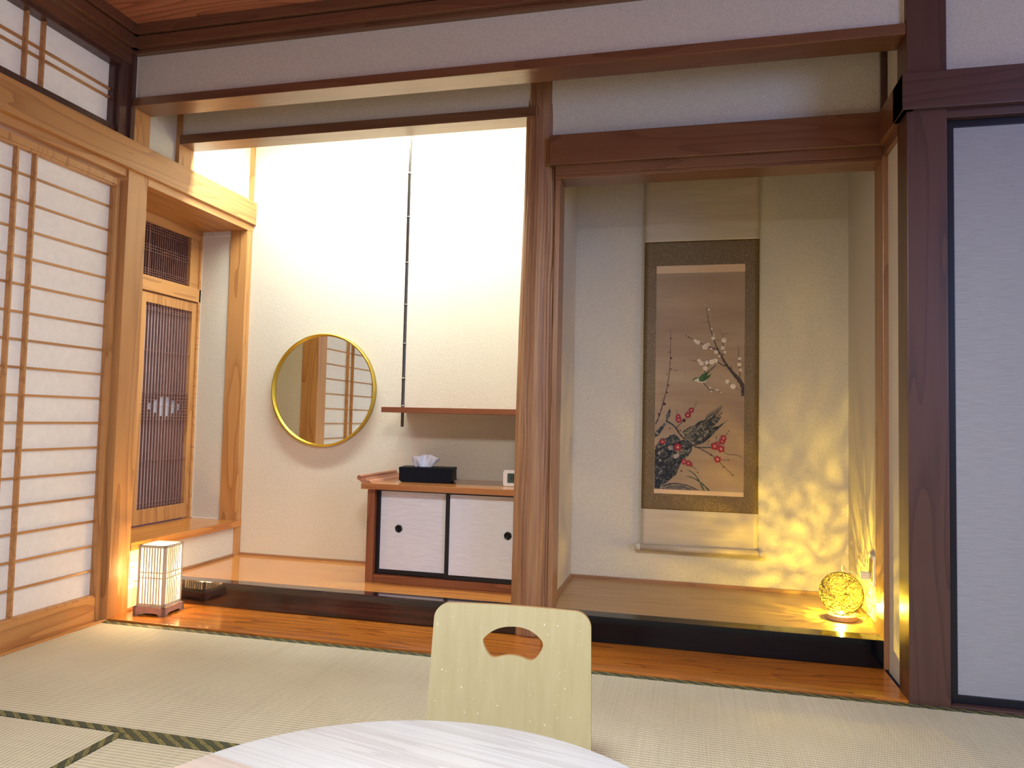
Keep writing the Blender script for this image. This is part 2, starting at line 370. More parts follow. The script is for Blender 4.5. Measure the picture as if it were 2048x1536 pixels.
def wall(mb, side, label, **kw): return struct(mb.build('wall_'+side, 'wallpaper', **kw), label, 'wall')
wall(box(-0.15, XP1-0.01, YB, YB+0.1, 0.0, 2.73), 'back', 'cream papered back wall behind the round mirror')
wall(box(XP0, 3.30, YBR, YBR+0.1, 0.0, 2.73), 'back', 'cream papered back wall behind the hanging scroll')
wall(box(XP0, XP1, 0.40, YBR, 0.0, 2.73), 'partition', 'papered partition between mirror bay and scroll bay')
wall(box(3.147, 3.22, 0.06, YBR, 0.0, 2.73), 'right', 'cream papered side wall of the scroll bay')
# front infill above the first lintel, and over the right-hand doors
wall(box(0.0, W, 0.018, 0.10, 2.285, 2.60), 'front', 'long papered panel above the front lintel')
wall(box(3.25, 6.05, 0.03, 0.10, 2.09, 2.60), 'front', 'papered panel above the sliding door at the right')
wall(box(0.0, 1.80, 0.335, 0.40, 2.235, 2.73), 'inner', 'papered strip above the lintel of the mirror bay')
wall(box(1.80, 3.147, 0.335, 0.40, 2.09, 2.73), 'inner', 'papered panel above the lintel of the scroll bay')
# left wall infill
wall(box(-0.12, -0.02, 0.115, YB, 2.05, 2.73), 'left', 'papered left wall above the latticed recess')
wall(box(-0.10, -0.012, 0.115, 0.9, 0.0, 0.28), 'left', 'low papered panel under the recess sill')
wall(box(-0.10, 6.2, -3.95, -3.85, -0.056, 2.60), 'rear', 'papered wall behind the viewer')
wall(box(6.05, 6.15, -3.9, 0.12, -0.056, 2.60), 'right', 'papered wall at the far right of the room')
wall(box(-0.12, -0.02, -3.9, -2.8, -0.056, 2.60), 'left', 'papered left wall behind the viewer')
# pale edging lines round the papered panels
mb = MB(); e = 0.0025
for (x0, x1, z0, z1, y) in ((0.002, W-0.002, 2.292, 2.50, 0.016),):
    mb.box(x0, x1, y, y+e, z1-0.004, z1); mb.box(x0, x1, y, y+e, z0, z0+0.003); mb.box(x0, x0+0.004, y, y+e, z0, z1); mb.box(x1-0.004, x1, y, y+e, z0, z1)
trim(mb, 'trim_pale', 'thin pale edging round the panel above the front lintel', bevel=0)

# ------------------------------------------------------------------ posts and beams
trim(box(-0.12, 0.0, 0.0, 0.117, -0.056, 2.60), 'cedar_Z', 'square cedar post at the left corner of the alcove', 'post')
trim(box(W, W+0.123, -0.004, 0.113, -0.056, 2.60), 'dark_cedar_Z', 'square brown post at the right corner of the alcove', 'post')
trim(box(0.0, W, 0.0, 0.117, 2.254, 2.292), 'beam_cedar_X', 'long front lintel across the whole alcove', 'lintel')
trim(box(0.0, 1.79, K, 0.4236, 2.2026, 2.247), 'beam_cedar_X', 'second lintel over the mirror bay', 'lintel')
trim(box(-0.10, 0.0, K, 0.4236, 2.06, 2.73), 'cedar_Z', 'short post on the left wall under the second lintel', 'post')
trim(box(-0.012, 0.0016, -0.006, 0.0195, 2.098, 2.50), 'dark_cedar_Z', 'added dark strip standing in for shade between the upper screen and the front panel', 'post', bevel=0.001)  # added strip, its dark colour stands in for shade on the corner post
# lintel assembly of the right bay
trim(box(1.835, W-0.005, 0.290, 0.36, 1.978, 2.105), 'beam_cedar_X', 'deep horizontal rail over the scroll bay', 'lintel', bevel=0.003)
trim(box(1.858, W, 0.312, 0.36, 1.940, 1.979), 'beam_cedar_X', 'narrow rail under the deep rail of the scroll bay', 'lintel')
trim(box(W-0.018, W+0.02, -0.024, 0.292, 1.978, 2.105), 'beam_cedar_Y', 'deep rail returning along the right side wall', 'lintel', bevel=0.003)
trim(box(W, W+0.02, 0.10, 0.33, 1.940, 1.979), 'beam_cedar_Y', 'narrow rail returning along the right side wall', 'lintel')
trim(box(W-0.018, 6.05, -0.026, 0.10, 1.978, 2.105), 'dark_cedar_X', 'deep rail over the sliding door at the right', 'lintel', bevel=0.003)
trim(box(W+0.123, 6.05, 0.0, 0.10, 1.950, 1.979), 'dark_cedar_X', 'head rail above the sliding door at the right', 'lintel')
trim(box(3.125, 3.150, 0.312, 0.345, 2.10, 2.73), 'dark_cedar_Z', 'slim post above the rail in the right inner corner', 'post')
# casing of the scroll bay
trim(box(1.856, 1.878, 0.330, 0.445, 0.10, 1.941), 'mid_cedar_Z', 'upright casing beside the rippled column', 'casing')
trim(box(3.128, 3.1475, 0.310, 0.437, 0.010, 1.941), 'mid_cedar_Z', 'upright casing at the right of the scroll bay', 'casing')
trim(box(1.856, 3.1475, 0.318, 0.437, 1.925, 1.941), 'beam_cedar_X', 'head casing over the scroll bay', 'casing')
# left wall rail (runs on to the back wall), head rail, recess soffit
trim(MB().box(-0.05, 0.0205, -2.8, YB, 1.970, 2.098), 'cedar_Y', 'deep cedar rail along the left wall above the screens', 'lintel', bevel=0.003)
trim(box(-0.11, -0.008, -2.8, 0.0, 1.936, 1.972), 'cedar_Y', 'grooved head rail over the paper screens', 'lintel')
trim(box(-0.31, 0.002, 0.117, YB, 1.932, 1.972), 'cedar_Y', 'soffit board over the latticed recess', 'soffit')
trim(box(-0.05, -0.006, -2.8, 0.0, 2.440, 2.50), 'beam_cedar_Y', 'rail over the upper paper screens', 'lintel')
trim(box(-0.12, -0.004, -2.8, 0.0, -0.03, 0.003), 'cedar_Y', 'grooved sill under the paper screens', 'threshold')
trim(box(-0.02, 0.0, -2.8, 0.0, -0.02, 0.006), 'cedar_Y', 'strip between the screen sill and the mats', 'threshold')
trim(box(W+0.123, 6.05, -0.005, 0.10, -0.05, 0.008), 'dark_cedar_X', 'sill under the sliding door at the right', 'threshold')
# two stepped cornices
def cornice(ax, label):
    mb = MB()
    for (d, z0, z1) in ((0.010, 2.487, 2.503), (0.034, 2.503, 2.552), (0.048, 2.556, 2.60)):
        if ax == 'X': mb.box(-0.01, W, -d, 0.06, z0, z1)
        elif ax == 'Y': mb.box(-0.06, d, -2.8, -0.0, z0, z1)
        else: mb.box(W+0.123, 6.05, -d, 0.06, z0, z1)
    mb2 = mb
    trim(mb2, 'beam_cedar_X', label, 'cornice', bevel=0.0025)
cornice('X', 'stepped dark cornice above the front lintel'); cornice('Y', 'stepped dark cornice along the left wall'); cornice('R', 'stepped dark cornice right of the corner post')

# ------------------------------------------------------------------ latticed recess in the left wall
RX = -0.30
trim(box(RX-0.04, 0.003, 0.117, YB, 0.277, 0.313), 'lacquered_sill', 'glossy wooden sill board of the latticed recess', 'sill')
wall(box(-0.32, -0.08, 0.905, YB+0.02, 0.30, 1.95), 'recess', 'papered right cheek of the latticed recess')
wall(box(-0.32, -0.10, 0.04, 0.115, 0.30, 1.95), 'recess', 'papered left cheek of the latticed recess, behind the post')
trim(box(-0.105, 0.0, 0.898, YB, 0.0, 1.972), 'cedar_Z', 'cedar post in the left back corner of the alcove', 'post')
trim(box(-0.02, 0.0, 0.925, YB-0.001, 2.09, 2.73), 'cedar_Z', 'slim corner strip above the left rail', 'post')
mb = MB(); mb.box(-0.30, -0.083, 0.9035, 0.9055, 1.902, 1.907).box(-0.30, -0.083, 0.9035, 0.9055, 0.314, 0.319).box(-0.290, -0.287, 0.9035, 0.9055, 0.314, 1.907)
trim(mb, 'trim_pale', 'thin pale edging on the right cheek of the recess', bevel=0)
# fixed joinery at the back of the recess
trim(MB().box(RX-0.035, RX+0.005, 0.117, 0.905, 1.880, 1.932).box(RX-0.035, RX+0.012, 0.117, 0.905, 1.525, 1.600).box(RX-0.035, RX+0.012, 0.889, 0.905, 0.313, 1.932)
     .box(RX-0.035, RX, 0.815, 0.889, 1.600, 1.882), 'cedar_Y', 'fixed wooden framing round the lattice doors in the recess', 'door frame')
YD0, YD1 = 0.463, 0.887
def lattice_door(y0, y1, name, label):
    d = empty(name, ((RX), y0, 0.315), label, 'door'); d['kind'] = 'structure'
    gy0, gy1, gz0, gz1 = y0+0.032, y1-0.034, 0.399, 1.467
    z0, z1 = 0.322, 1.518
    f = MB().box(RX-0.03, RX, y0, gy0, z0, z1).box(RX-0.03, RX, gy1, y1, z0, z1).box(RX-0.03, RX-0.0005, gy0, gy1, z0, gz0).box(RX-0.03, RX-0.0005, gy0, gy1, gz1, z1)
    f.build('frame', 'cedar_Z', d, bevel=0.0015)
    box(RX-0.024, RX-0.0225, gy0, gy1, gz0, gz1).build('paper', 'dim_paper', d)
    l = MB(); n = 16; p = (gy1-gy0)/n; t = 0.0016; a, b = RX-0.0150, RX-0.003
    xs = [gy0+p*i for i in range(1, n)]
    zh = [1.0-i*0.01735 for i in range(9)]
    def hbar(z, s0, s1): l.box(b-0.004, b+0.0012, s0, s1, z-0.0013, z+0.0013)
    for i, y in enumerate(xs, 1):
        top = {7: 1, 9: 1, 5: 2, 11: 2, 3: 3, 13: 3}.get(i)
        if top is None: l.box(a, b, y-t, y+t, gz0, gz1)
        else:
            l.box(a, b, y-t, y+t, zh[top], gz1); l.box(a, b, y-t, y+t, gz0, zh[8-top])
    for z in (1.446, 1.433, 1.22, 1.008, 0.649, 0.430, 0.413): hbar(z, gy0, gy1)
    hbar(zh[0], gy0, gy1); hbar(zh[8], gy0, gy1); hbar(zh[4], gy0, gy1)
    for k, (lo, hi) in {1: (7, 9), 7: (7, 9), 2: (5, 11), 6: (5, 11), 3: (3, 13), 5: (3, 13)}.items():
        hbar(zh[k], gy0, gy0+p*lo); hbar(zh[k], gy0+p*hi, gy1)
    l.build('lattice', 'lattice_wood', d)
    return d
wood('lattice_wood', (0.24, 0.105, 0.075), (0.13, 0.05, 0.04), 'Z', seed=4, sc=5)
lattice_door(YD0, YD1, 'door_1', 'tall narrow lattice door with a diamond opening, in the left recess')
lattice_door(0.037+0.085, YD0-0.001, 'door_2', 'second lattice door of the recess, behind the cedar post')
tr = empty('window_1', (RX, 0.117, 1.6), 'fine lattice transom above the recess doors', 'window'); tr['kind'] = 'structure'
box(RX-0.026, RX-0.0245, 0.117, 0.815, 1.600, 1.880).build('paper', 'gap_dark', tr)
l = MB()
n = 42
for i in range(1, n):
    y = 0.117+0.698*i/n; l.box(RX-0.014, RX-0.004, y-0.0012, y+0.0012, 1.600, 1.880)
for z in (1.866, 1.852, 1.838, 1.765, 1.75, 1.735, 1.64, 1.628, 1.615): l.box(RX-0.008, RX-0.003, 0.117, 0.815, z-0.0011, z+0.0011)
l.box(RX-0.014, RX-0.001, 0.497, 0.503, 1.60, 1.88)
l.build('lattice', 'lattice_wood', tr)
MB().box(RX-0.02, RX+0.006, 0.117, 0.820, 1.594, 1.603).box(RX-0.02, RX+0.006, 0.117, 0.820, 1.877, 1.885).box(RX-0.02, RX+0.006, 0.812, 0.820, 1.594, 1.885).build('frame', 'cedar_Y', tr, bevel=0.001)

# ------------------------------------------------------------------ paper screens on the left wall
def shoji(name, y0, y1, xo, label):
    d = empty(name, (xo, y0, 0.0), label, 'sliding screen'); d['kind'] = 'structure'
    F, Bk = xo-0.030, xo-0.068
    zt = 1.921
    MB().box(Bk, F, y0, y0+0.022, 0.004, zt).box(Bk, F, y1-0.022, y1, 0.004, zt).box(Bk+0.002, F-0.0005, y0+0.02, y1-0.02, 1.893, zt)\
        .box(Bk+0.006, F-0.006, y0+0.02, y1-0.02, 1.884, 1.895).box(Bk+0.004, F-0.006, y0+0.02, y1-0.02, 0.104, 0.114).build('frame', 'cedar_Z', d, bevel=0.001)
    box(Bk+0.004, F-0.003, y0+0.02, y1-0.02, 0.004, 0.105).build('bottom_panel', 'cedar_Y', d, bevel=0.001)
    box(Bk+0.0025, Bk+0.0035, y0+0.02, y1-0.02, 0.105, 1.893).build('paper', 'shoji_paper', d)
    l = MB(); cy = (y0+y1)/2
    for k in range(1, 17):
        z = 0.1106+0.10525*k
        l.box(Bk+0.004, Bk+0.013, y0+0.02, y1-0.02, z-0.0045, z+0.0045)
    for s in (-0.040, 0.040): l.box(Bk+0.004, Bk+0.027, cy+s-0.004, cy+s+0.004, 0.11, 1.89)
    l.build('lattice', 'cedar_Y', d, bevel=0.0008)
    return d
s1 = shoji('door_3', -0.918, -0.011, 0.0, 'white paper sliding screen next to the left corner post')
s2 = shoji('door_4', -1.80, -0.893, -0.042, 'white paper sliding screen further along the left wall')
def ranma(name, y0, y1, label):
    d = empty(name, (-0.03, y0, 2.12), label, 'window'); d['kind'] = 'structure'
    MB().box(-0.075, -0.012, y0, y0+0.055, 2.098, 2.45).box(-0.075, -0.012, y1-0.055, y1, 2.098, 2.45).box(-0.075, -0.014, y0, y1, 2.418, 2.45)\
        .box(-0.075, -0.030, y0, y1, 2.098, 2.148).build('frame', 'dark_cedar_Z', d, bevel=0.002)
    MB().box(-0.07, -0.035, y0+0.05, y0+0.068, 2.14, 2.42).box(-0.07, -0.035, y1-0.068, y1-0.05, 2.14, 2.42).build('inner_stile', 'dark_cedar_Z', d, bevel=0.001)
    box(-0.066, -0.065, y0+0.05, y1-0.05, 2.14, 2.42).build('paper', 'shoji_paper', d)
    l = MB(); cy = (y0+y1)/2+0.005
    for s in (-0.038, 0.038): l.box(-0.064, -0.045, cy+s-0.005, cy+s+0.005, 2.145, 2.42)
    for z in (2.268, 2.306): l.box(-0.064, -0.053, y0+0.06, y1-0.06, z-0.005, z+0.005)
    l.build('lattice', 'cedar_Y', d, bevel=0.0008)
ranma('window_2', -0.915, -0.003, 'upper paper screen with crossed double bars by the corner')
ranma('window_3', -1.83, -0.918, 'upper paper screen further along the left wall')

# ------------------------------------------------------------------ alcove floors
trim(box(0.0, W, 0.0, K+0.01, -0.056, 0.010), 'lacquered_board', 'glossy orange step board in front of the alcove', 'step board', bevel=0.003)
trim(box(0.0, 1.80, K, 0.3844, 0.0101, 0.121), 'black_lacquer', 'black lacquered sill beam of the mirror bay', 'sill beam', bevel=0.004)
trim(box(1.80, 3.128, K, 0.4000, 0.0101, 0.113), 'black_lacquer_plain', 'black lacquered sill beam of the scroll bay', 'sill beam', bevel=0.004) if False else None
t_ = NT('black_sill_plain'); t_.p(Base_Color=(0.002, 0.003, 0.006, 1), Roughness=0.12, Specular_IOR_Level=0.35)
trim(box(1.80, 3.128, K, 0.4000, 0.0101, 0.1135), 'black_sill_plain', 'plain black lacquered sill beam of the scroll bay', 'sill beam', bevel=0.004)
o = box(0.0, 1.80, 0.384, YB, 0.02, ZL+0.0055).build('floor_board', 'bay_board', bevel=0.001); struct(o, 'glossy orange board floor of the mirror bay', 'floor')
o = box(XP1-0.02, 3.147, 0.3995, YBR, 0.02, 0.1135).build('floor_board', 'mat_board', bevel=0.001); struct(o, 'matt brown board floor of the scroll bay', 'floor')
def base(mb, side, label): struct(mb.build('baseboard_'+side, 'mid_cedar_Y' if side == 'left' else 'mid_cedar_X', bevel=0.001), label, 'baseboard')
base(box(0.0, 1.80, YB-0.008, YB, ZL+0.005, ZL+0.019), 'back', 'thin wooden skirting under the mirror wall')
base(box(-0.012, -0.002, 0.385, YB-0.01, ZL+0.005, ZL+0.019), 'left', 'thin wooden skirting at the left of the mirror bay')
base(box(-0.012, -0.002, 0.118, K, 0.010, 0.022), 'left', 'thin wooden skirting behind the square lantern')
base(box(XP1, 3.147, YBR-0.012, YBR, 0.113, 0.130), 'back', 'thin wooden skirting under the scroll wall')
base(box(XP1, XP1+0.014, 0.445, YBR-0.012, 0.113, 0.130), 'left', 'thin wooden skirting on the left of the scroll bay')
base(box(3.133, 3.147, 0.437, YBR-0.012, 0.113, 0.130), 'right', 'thin wooden skirting on the right of the scroll bay')
# light-coloured lower corner strip beside the back-left post

# ------------------------------------------------------------------ sliding door at the right
fd = empty('door_5', (3.262, 0.03, 0.008), 'white papered sliding door with black frame, right of the corner post', 'sliding door'); fd['kind'] = 'structure'
fx0, fx1 = 3.262, 4.16
MB().box(fx0, fx0+0.021, 0.028, 0.052, 0.008, 1.950).box(fx1-0.021, fx1, 0.028, 0.052, 0.008, 1.950).box(fx0+0.02, fx1-0.02, 0.0285, 0.052, 0.008, 0.035)\
    .box(fx0+0.02, fx1-0.02, 0.0285, 0.052, 1.925, 1.950).build('frame', 'black_frame', fd, bevel=0.002)
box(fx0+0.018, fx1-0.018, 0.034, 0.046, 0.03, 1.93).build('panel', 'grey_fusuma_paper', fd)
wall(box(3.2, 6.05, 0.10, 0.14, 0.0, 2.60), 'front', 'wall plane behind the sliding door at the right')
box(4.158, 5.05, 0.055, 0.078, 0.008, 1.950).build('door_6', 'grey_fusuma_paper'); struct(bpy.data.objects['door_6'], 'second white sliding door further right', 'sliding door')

# ------------------------------------------------------------------ tatami mats
MATN = 'straw mats on the floor'
def mat(x0, x1, y0, y1, along, label):
    m = box(x0+0.0008, x1-0.0008, y0+0.0008, y1-0.0008, -0.056, 0.0).build('tatami_mat', 'tatami_'+along, origin=(x0, y0, -0.056), bevel=0.002)
    tag(m, label, 'straw mat', MATN)
    w = 0.031; e = 0.0016
    if along == 'X': r = ((x0+.001, x1-.001, y0+.0005, y0+w), (x0+.001, x1-.001, y1-w, y1-.0005))
    else: r = ((x0+.0005, x0+w, y0+.001, y1-.001), (x1-w, x1-.0005, y0+.001, y1-.001))
    for q in r: box(q[0], q[1], q[2], q[3], -0.02, e).build('edge_binding', 'heri_'+along, m, bevel=0.001)
mat(0.0, 1.82, -0.91, 0.0, 'X', 'straw mat along the step board, in the left corner below the paper screen')
mat(1.82, 3.64, -0.91, 0.0, 'X', 'straw mat along the step board at the right, passing in front of the corner post')
mat(3.64, 6.05, -0.91, 0.0, 'X', 'straw mat in front of the far end of the white sliding door')
mat(0.0, 0.90, -2.73, -0.91, 'Y', 'straw mat turned lengthwise toward the viewer beside the paper screens')
mat(0.90, 2.72, -1.82, -0.91, 'X', 'straw mat under the round table and the floor chair')
mat(0.90, 2.72, -2.73, -1.82, 'X', 'straw mat on the near side of the round table')
mat(2.72, 3.64, -2.73, -0.91, 'Y', 'straw mat turned lengthwise, right of the round table')
mat(3.64, 6.05, -2.73, -0.91, 'Y', 'straw mat farthest from the paper screens, in front of the sliding door')

# ------------------------------------------------------------------ rippled log column between the bays
def column():
    nz, na = 460, 384; z0, z1 = 0.0103, 2.60
    zs = np.linspace(z0, z1, nz); an = np.linspace(0, 2*np.pi, na, endpoint=False)
    A, Z = np.meshgrid(an, zs)
    R = np.interp(Z, [0.0, 0.5, 1.3, 2.0, 2.5], [0.0865, 0.0845, 0.080, 0.0735, 0.068])
    rng = np.random.RandomState(3)
    warp = np.zeros_like(A)
    for k in range(9):
        f = rng.uniform(2.5, 13); m = rng.randint(1, 6); warp += rng.uniform(0.3, 1)*np.sin(f*Z*1.3+m*A+rng.uniform(0, 6))/(0.6+f*0.16)
    amp = np.zeros_like(A)
    for k in range(6): amp += rng.uniform(0.2, 0.6)*np.sin(rng.uniform(1, 5)*Z+rng.randint(2, 9)*A+rng.uniform(0, 6))
    front = np.exp(-((np.angle(np.exp(1j*(A+np.pi/2-0.10))))/0.42)**2)
    amp = np.clip(0.9+0.45*amp, 0.15, 1.7)*(1-0.72*front)
    ph = 15*A+0.75*warp
    rip = 1.3*np.abs(np.sin(ph))**0.6-0.9+0.55*np.abs(np.sin(13*A+1.3*warp+2))**0.7
    R = R+0.0040*amp*rip
    X = 1.779+R*np.cos(A)+np.interp(Z, [0, 2.5], [-0.001, 0.008]); Y = 0.386+R*np.sin(A)
    vs = np.stack([X, Y, Z], -1).reshape(-1, 3).tolist()
    fs = [(j*na+i, j*na+(i+1) % na, (j+1)*na+(i+1) % na, (j+1)*na+i) for j in range(nz-1) for i in range(na)]
    fs.append(tuple(range(na))[::-1]); fs.append(tuple(range((nz-1)*na, nz*na)))
    o = MB().add(vs, fs, 0, True).build('alcove_column', 'rippled_log', origin=(1.779, 0.386, 0.0103))
    tag(o, 'round log column with rippled grooves standing between the two alcove bays', 'column')
column()

# ------------------------------------------------------------------ black bamboo pole through the shelf
def pole():
    x, y, r = 1.066, 0.640, 0.0085
    nodes = [2.42, 2.103, 1.886, 1.659, 1.452, 1.261, 1.091, 0.956]
    r_ = empty('bamboo_pole', (x, y, 0.855), 'slim black bamboo pole hanging down the wall and through the shelf end', 'bamboo pole')
    prof = [(0.0, 0.855), (r*0.9, 0.855)]
    for z in sorted(nodes): prof += [(r*0.93, z-0.012), (r*1.0, z-0.003), (r*1.16, z), (r*1.0, z+0.004), (r*0.93, z+0.012)]
    prof += [(r*0.95, 2.72)]
    MB().lathe(prof, (x, y, 0), 20).build('stem', 'dark_bamboo', r_)
    for z in nodes: MB().lathe([(r*1.02, z-0.0008), (r*1.24, z+0.0002), (r*1.24, z+0.0012), (r*1.0, z+0.003)], (x, y, 0), 20).build('node_ring', 'bamboo_node', r_)
pole()
o = box(0.962, XP0-0.001, 0.622, YB-0.001, 0.924, 0.950).build('wall_shelf', 'cabinet_wood', bevel=0.0015, origin=(0.962, YB, 0.924))
tag(o, 'long thin brown shelf on the wall above the low cabinet', 'shelf')

# ------------------------------------------------------------------ round mirror
mr = empty('wall_mirror', (0.482, YB, 1.040), 'large round mirror in a thin gold frame on the back wall', 'mirror')
prof = [(0.294, 0.938), (0.296, 0.919), (0.3005, 0.915), (0.3055, 0.916), (0.3075, 0.920), (0.3075, YB-0.0005), (0.290, YB-0.0005), (0.290, 0.940), (0.294, 0.938)]
MB().lathe(prof, (0.482, 0, 1.040), 96, axis='Y').build('frame', 'brass', mr)
MB().lathe([(0.2945, 0.9405), (0.2945, 0.934)], (0.482, 0, 1.040), 96, axis='Y', smooth=False).build('glass', 'mirror_glass', mr)

# ------------------------------------------------------------------ low cabinet
cb = empty('low_cabinet', (0.935, 0.56, 0.121), 'low brown cabinet with two white sliding doors, left of the column', 'cabinet')
X1 = XP0-0.001
MB().box(0.921, X1, 0.510, YB-0.001, 0.560, 0.588).build('top', 'counter_wood', cb, bevel=0.0015)
MB().box(0.935, 0.972, 0.556, YB-0.001, 0.1212, 0.560).build('side_panel', 'cabinet_side_wood', cb, bevel=0.001)
MB().box(0.972, X1, 0.560, 0.60, 0.1212, 0.156).build('bottom_rail', 'cabinet_wood', cb, bevel=0.001)
MB().box(0.972, X1, 0.60, YB-0.001, 0.1212, 0.15).box(0.972, X1, YB-0.012, YB-0.001, 0.15, 0.56).build('carcass', 'cabinet_wood', cb)
def cab_door(x0, x1, y, hx, zb, lab):
    d = MB().box(x0, x1, y, y+0.012, zb, 0.5595)
    fr = MB()
    w = 0.0165
    fr.box(x0, x0+w+0.004, y-0.002, y+0.014, zb, 0.5595).box(x1-w, x1, y-0.002, y+0.014, zb, 0.5595).box(x0+w, x1-w+0.002, y-0.0015, y+0.014, zb, zb+0.022).box(x0+w, x1-w+0.002, y-0.0015, y+0.014, 0.548, 0.5595)
    o = d.build('sliding_door', 'fusuma_paper', cb); o['label'] = lab
    fr.build('frame', 'black_frame', o, bevel=0.001)
    h = MB().lathe([(0.0, y-0.0005), (0.013, y-0.0005), (0.0145, y-0.0018), (0.0150, y-0.0042), (0.0175, y-0.0046), (0.0182, y-0.003), (0.0182, y+0.002)], (hx, 0, 0.374), 40, axis='Y')
    h.build('handle', 'black_metal', o)
    for k in range(6):
        a = 2*PI*k/6+0.26
        c = (hx+0.0165*math.cos(a), y-0.0047, 0.374+0.0165*math.sin(a))
        pts = [(hx+0.0163*math.cos(a+q), y-0.0047, 0.374+0.0163*math.sin(a+q)) for q in (-0.25, -0.12, 0, 0.12, 0.25)]
        if k == 0: dots = MB()
        dots.tube(pts, 0.0006, 5)
    dots.build('handle_inlay', 'bamboo_node', o)
cab_door(0.973, 1.341, 0.585, 1.087, 0.158, 'left sliding door, its round black pull near the left edge')
cab_door(1.325, X1-0.001, 0.566, 1.625, 0.157, 'right sliding door, its round black pull near the column')
# rounded moulding along the left edge of the top
R = 0.0115; cx, cz = 0.9135, 0.613
pr = [(cx+R*math.cos(a), cz+R*math.sin(a)) for a in np.linspace(math.radians(300), math.radians(28), 14)[::1]] if False else []
pr = [(cx+R*math.cos(math.radians(a)), cz+R*math.sin(math.radians(a))) for a in range(-100, -346, -18)]
pr += [(0.9275, 0.604), (0.932, 0.6015), (0.9365, 0.6045), (0.941, 0.6095), (0.9445, 0.6075), (0.947, 0.6015), (0.9515, 0.6), (0.957, 0.6015), (0.964, 0.601), (0.971, 0.5965), (0.977, 0.5905), (0.979, 0.5882), (0.930, 0.5882), (0.922, 0.5945)]
pr = [(a-0.004, b) for a, b in pr]
MB().prism(pr, 'Y', 0.512, YB-0.002).build('edge_moulding', 'moulding_wood', cb)

# ------------------------------------------------------------------ tissue box on the cabinet
def tissue():
    T = Matrix.Translation((1.055, 0.645, 0.588)) @ Matrix.Rotation(math.radians(9), 4, 'Z')
    e = empty('tissue_box', (1.055, 0.645, 0.588), 'black rectangular tissue box with a white tissue pulled up, on the cabinet', 'tissue box')
    w, d, h = 0.262, 0.125, 0.071
    m = MB(); m.xf = T
    c = 0.012
    m.prism([(c, 0.001), (w-c, 0.001), (w, 0.010), (w, h), (0, h), (0, 0.010)], 'Y', 0, d)
    m.build('box', 'black_leather', e, bevel=0.0015)
    m = MB(); m.xf = T; m.box(-0.001, w+0.001, -0.001, d+0.001, h-0.012, h+0.0015); m.build('lid', 'black_leather', e, bevel=0.0015)
    m = MB(); m.xf = T; nu, nv = 34, 16; vs = []
    for j in range(nv):
        v = j/(nv-1)
        for i in range(nu):
            u = i/(nu-1)*2-1
            sp = 0.036+0.030*v**0.8
            x = 0.106+u*sp*1.08+0.010*v*v
            top = 0.062*(1-0.28*max(0, u)**3-0.25*max(0, -u)**2)+0.004*math.sin(5*u)
            y = 0.058+0.018*math.sin(5.2*u+1.5*v)*(0.35+v)*0.8+0.008*math.sin(11*u+2)*v
            vs.append((x, y, h+0.001+top*v-0.010*v*abs(math.sin(3.3*u+0.4))*0.5))
    m.add(vs, [(j*nu+i, j*nu+i+1, (j+1)*nu+i+1, (j+1)*nu+i) for j in range(nv-1) for i in range(nu-1)], 0, True)
    o = m.build('tissue', 'tissue_paper', e); md = o.modifiers.new('thick', 'SOLIDIFY'); md.thickness = 0.0006; o['label'] = 'crumpled white tissue'
tissue()

# ------------------------------------------------------------------ small white digital clock by the column
ck = empty('digital_clock', (1.625, 0.67, 0.588), 'small white digital clock half hidden behind the column', 'clock')
def rrect(x0, x1, z0, z1, r, n=6):
    p = []
    for cx_, cz_, a0 in ((x1-r, z1-r, 0), (x0+r, z1-r, 90), (x0+r, z0+r, 180), (x1-r, z0+r, 270)):
        for i in range(n+1):
            a = math.radians(a0+90*i/n); p.append((cx_+r*math.cos(a), cz_+r*math.sin(a)))
    return p
MB().prism(rrect(1.573, 1.683, 0.5885, 0.666, 0.012), 'Y', 0.655, 0.690, smooth=False).build('case', 'white_plastic', ck, bevel=0.003)
MB().prism(rrect(1.595, 1.661, 0.606, 0.650, 0.003), 'Y', 0.6525, 0.656).build('screen', 'lcd', ck)
MB().prism(rrect(1.578, 1.589, 0.618, 0.626, 0.003), 'Y', 0.6535, 0.656).build('button', 'trim_pale', ck)
MB().prism(rrect(1.606, 1.614, 0.594, 0.599, 0.002), 'Y', 0.6535, 0.656).build('button', 'trim_pale', ck)
MB().box(1.612, 1.615, 0.6515, 0.653, 0.620, 0.640).box(1.622, 1.625, 0.6515, 0.653, 0.620, 0.640).box(1.622, 1.632, 0.6515, 0.653, 0.6385, 0.641).box(1.622, 1.632, 0.6515, 0.653, 0.619, 0.6215).box(1.630, 1.633, 0.6515, 0.653, 0.62, 0.64).build('digits', 'black_frame', ck)

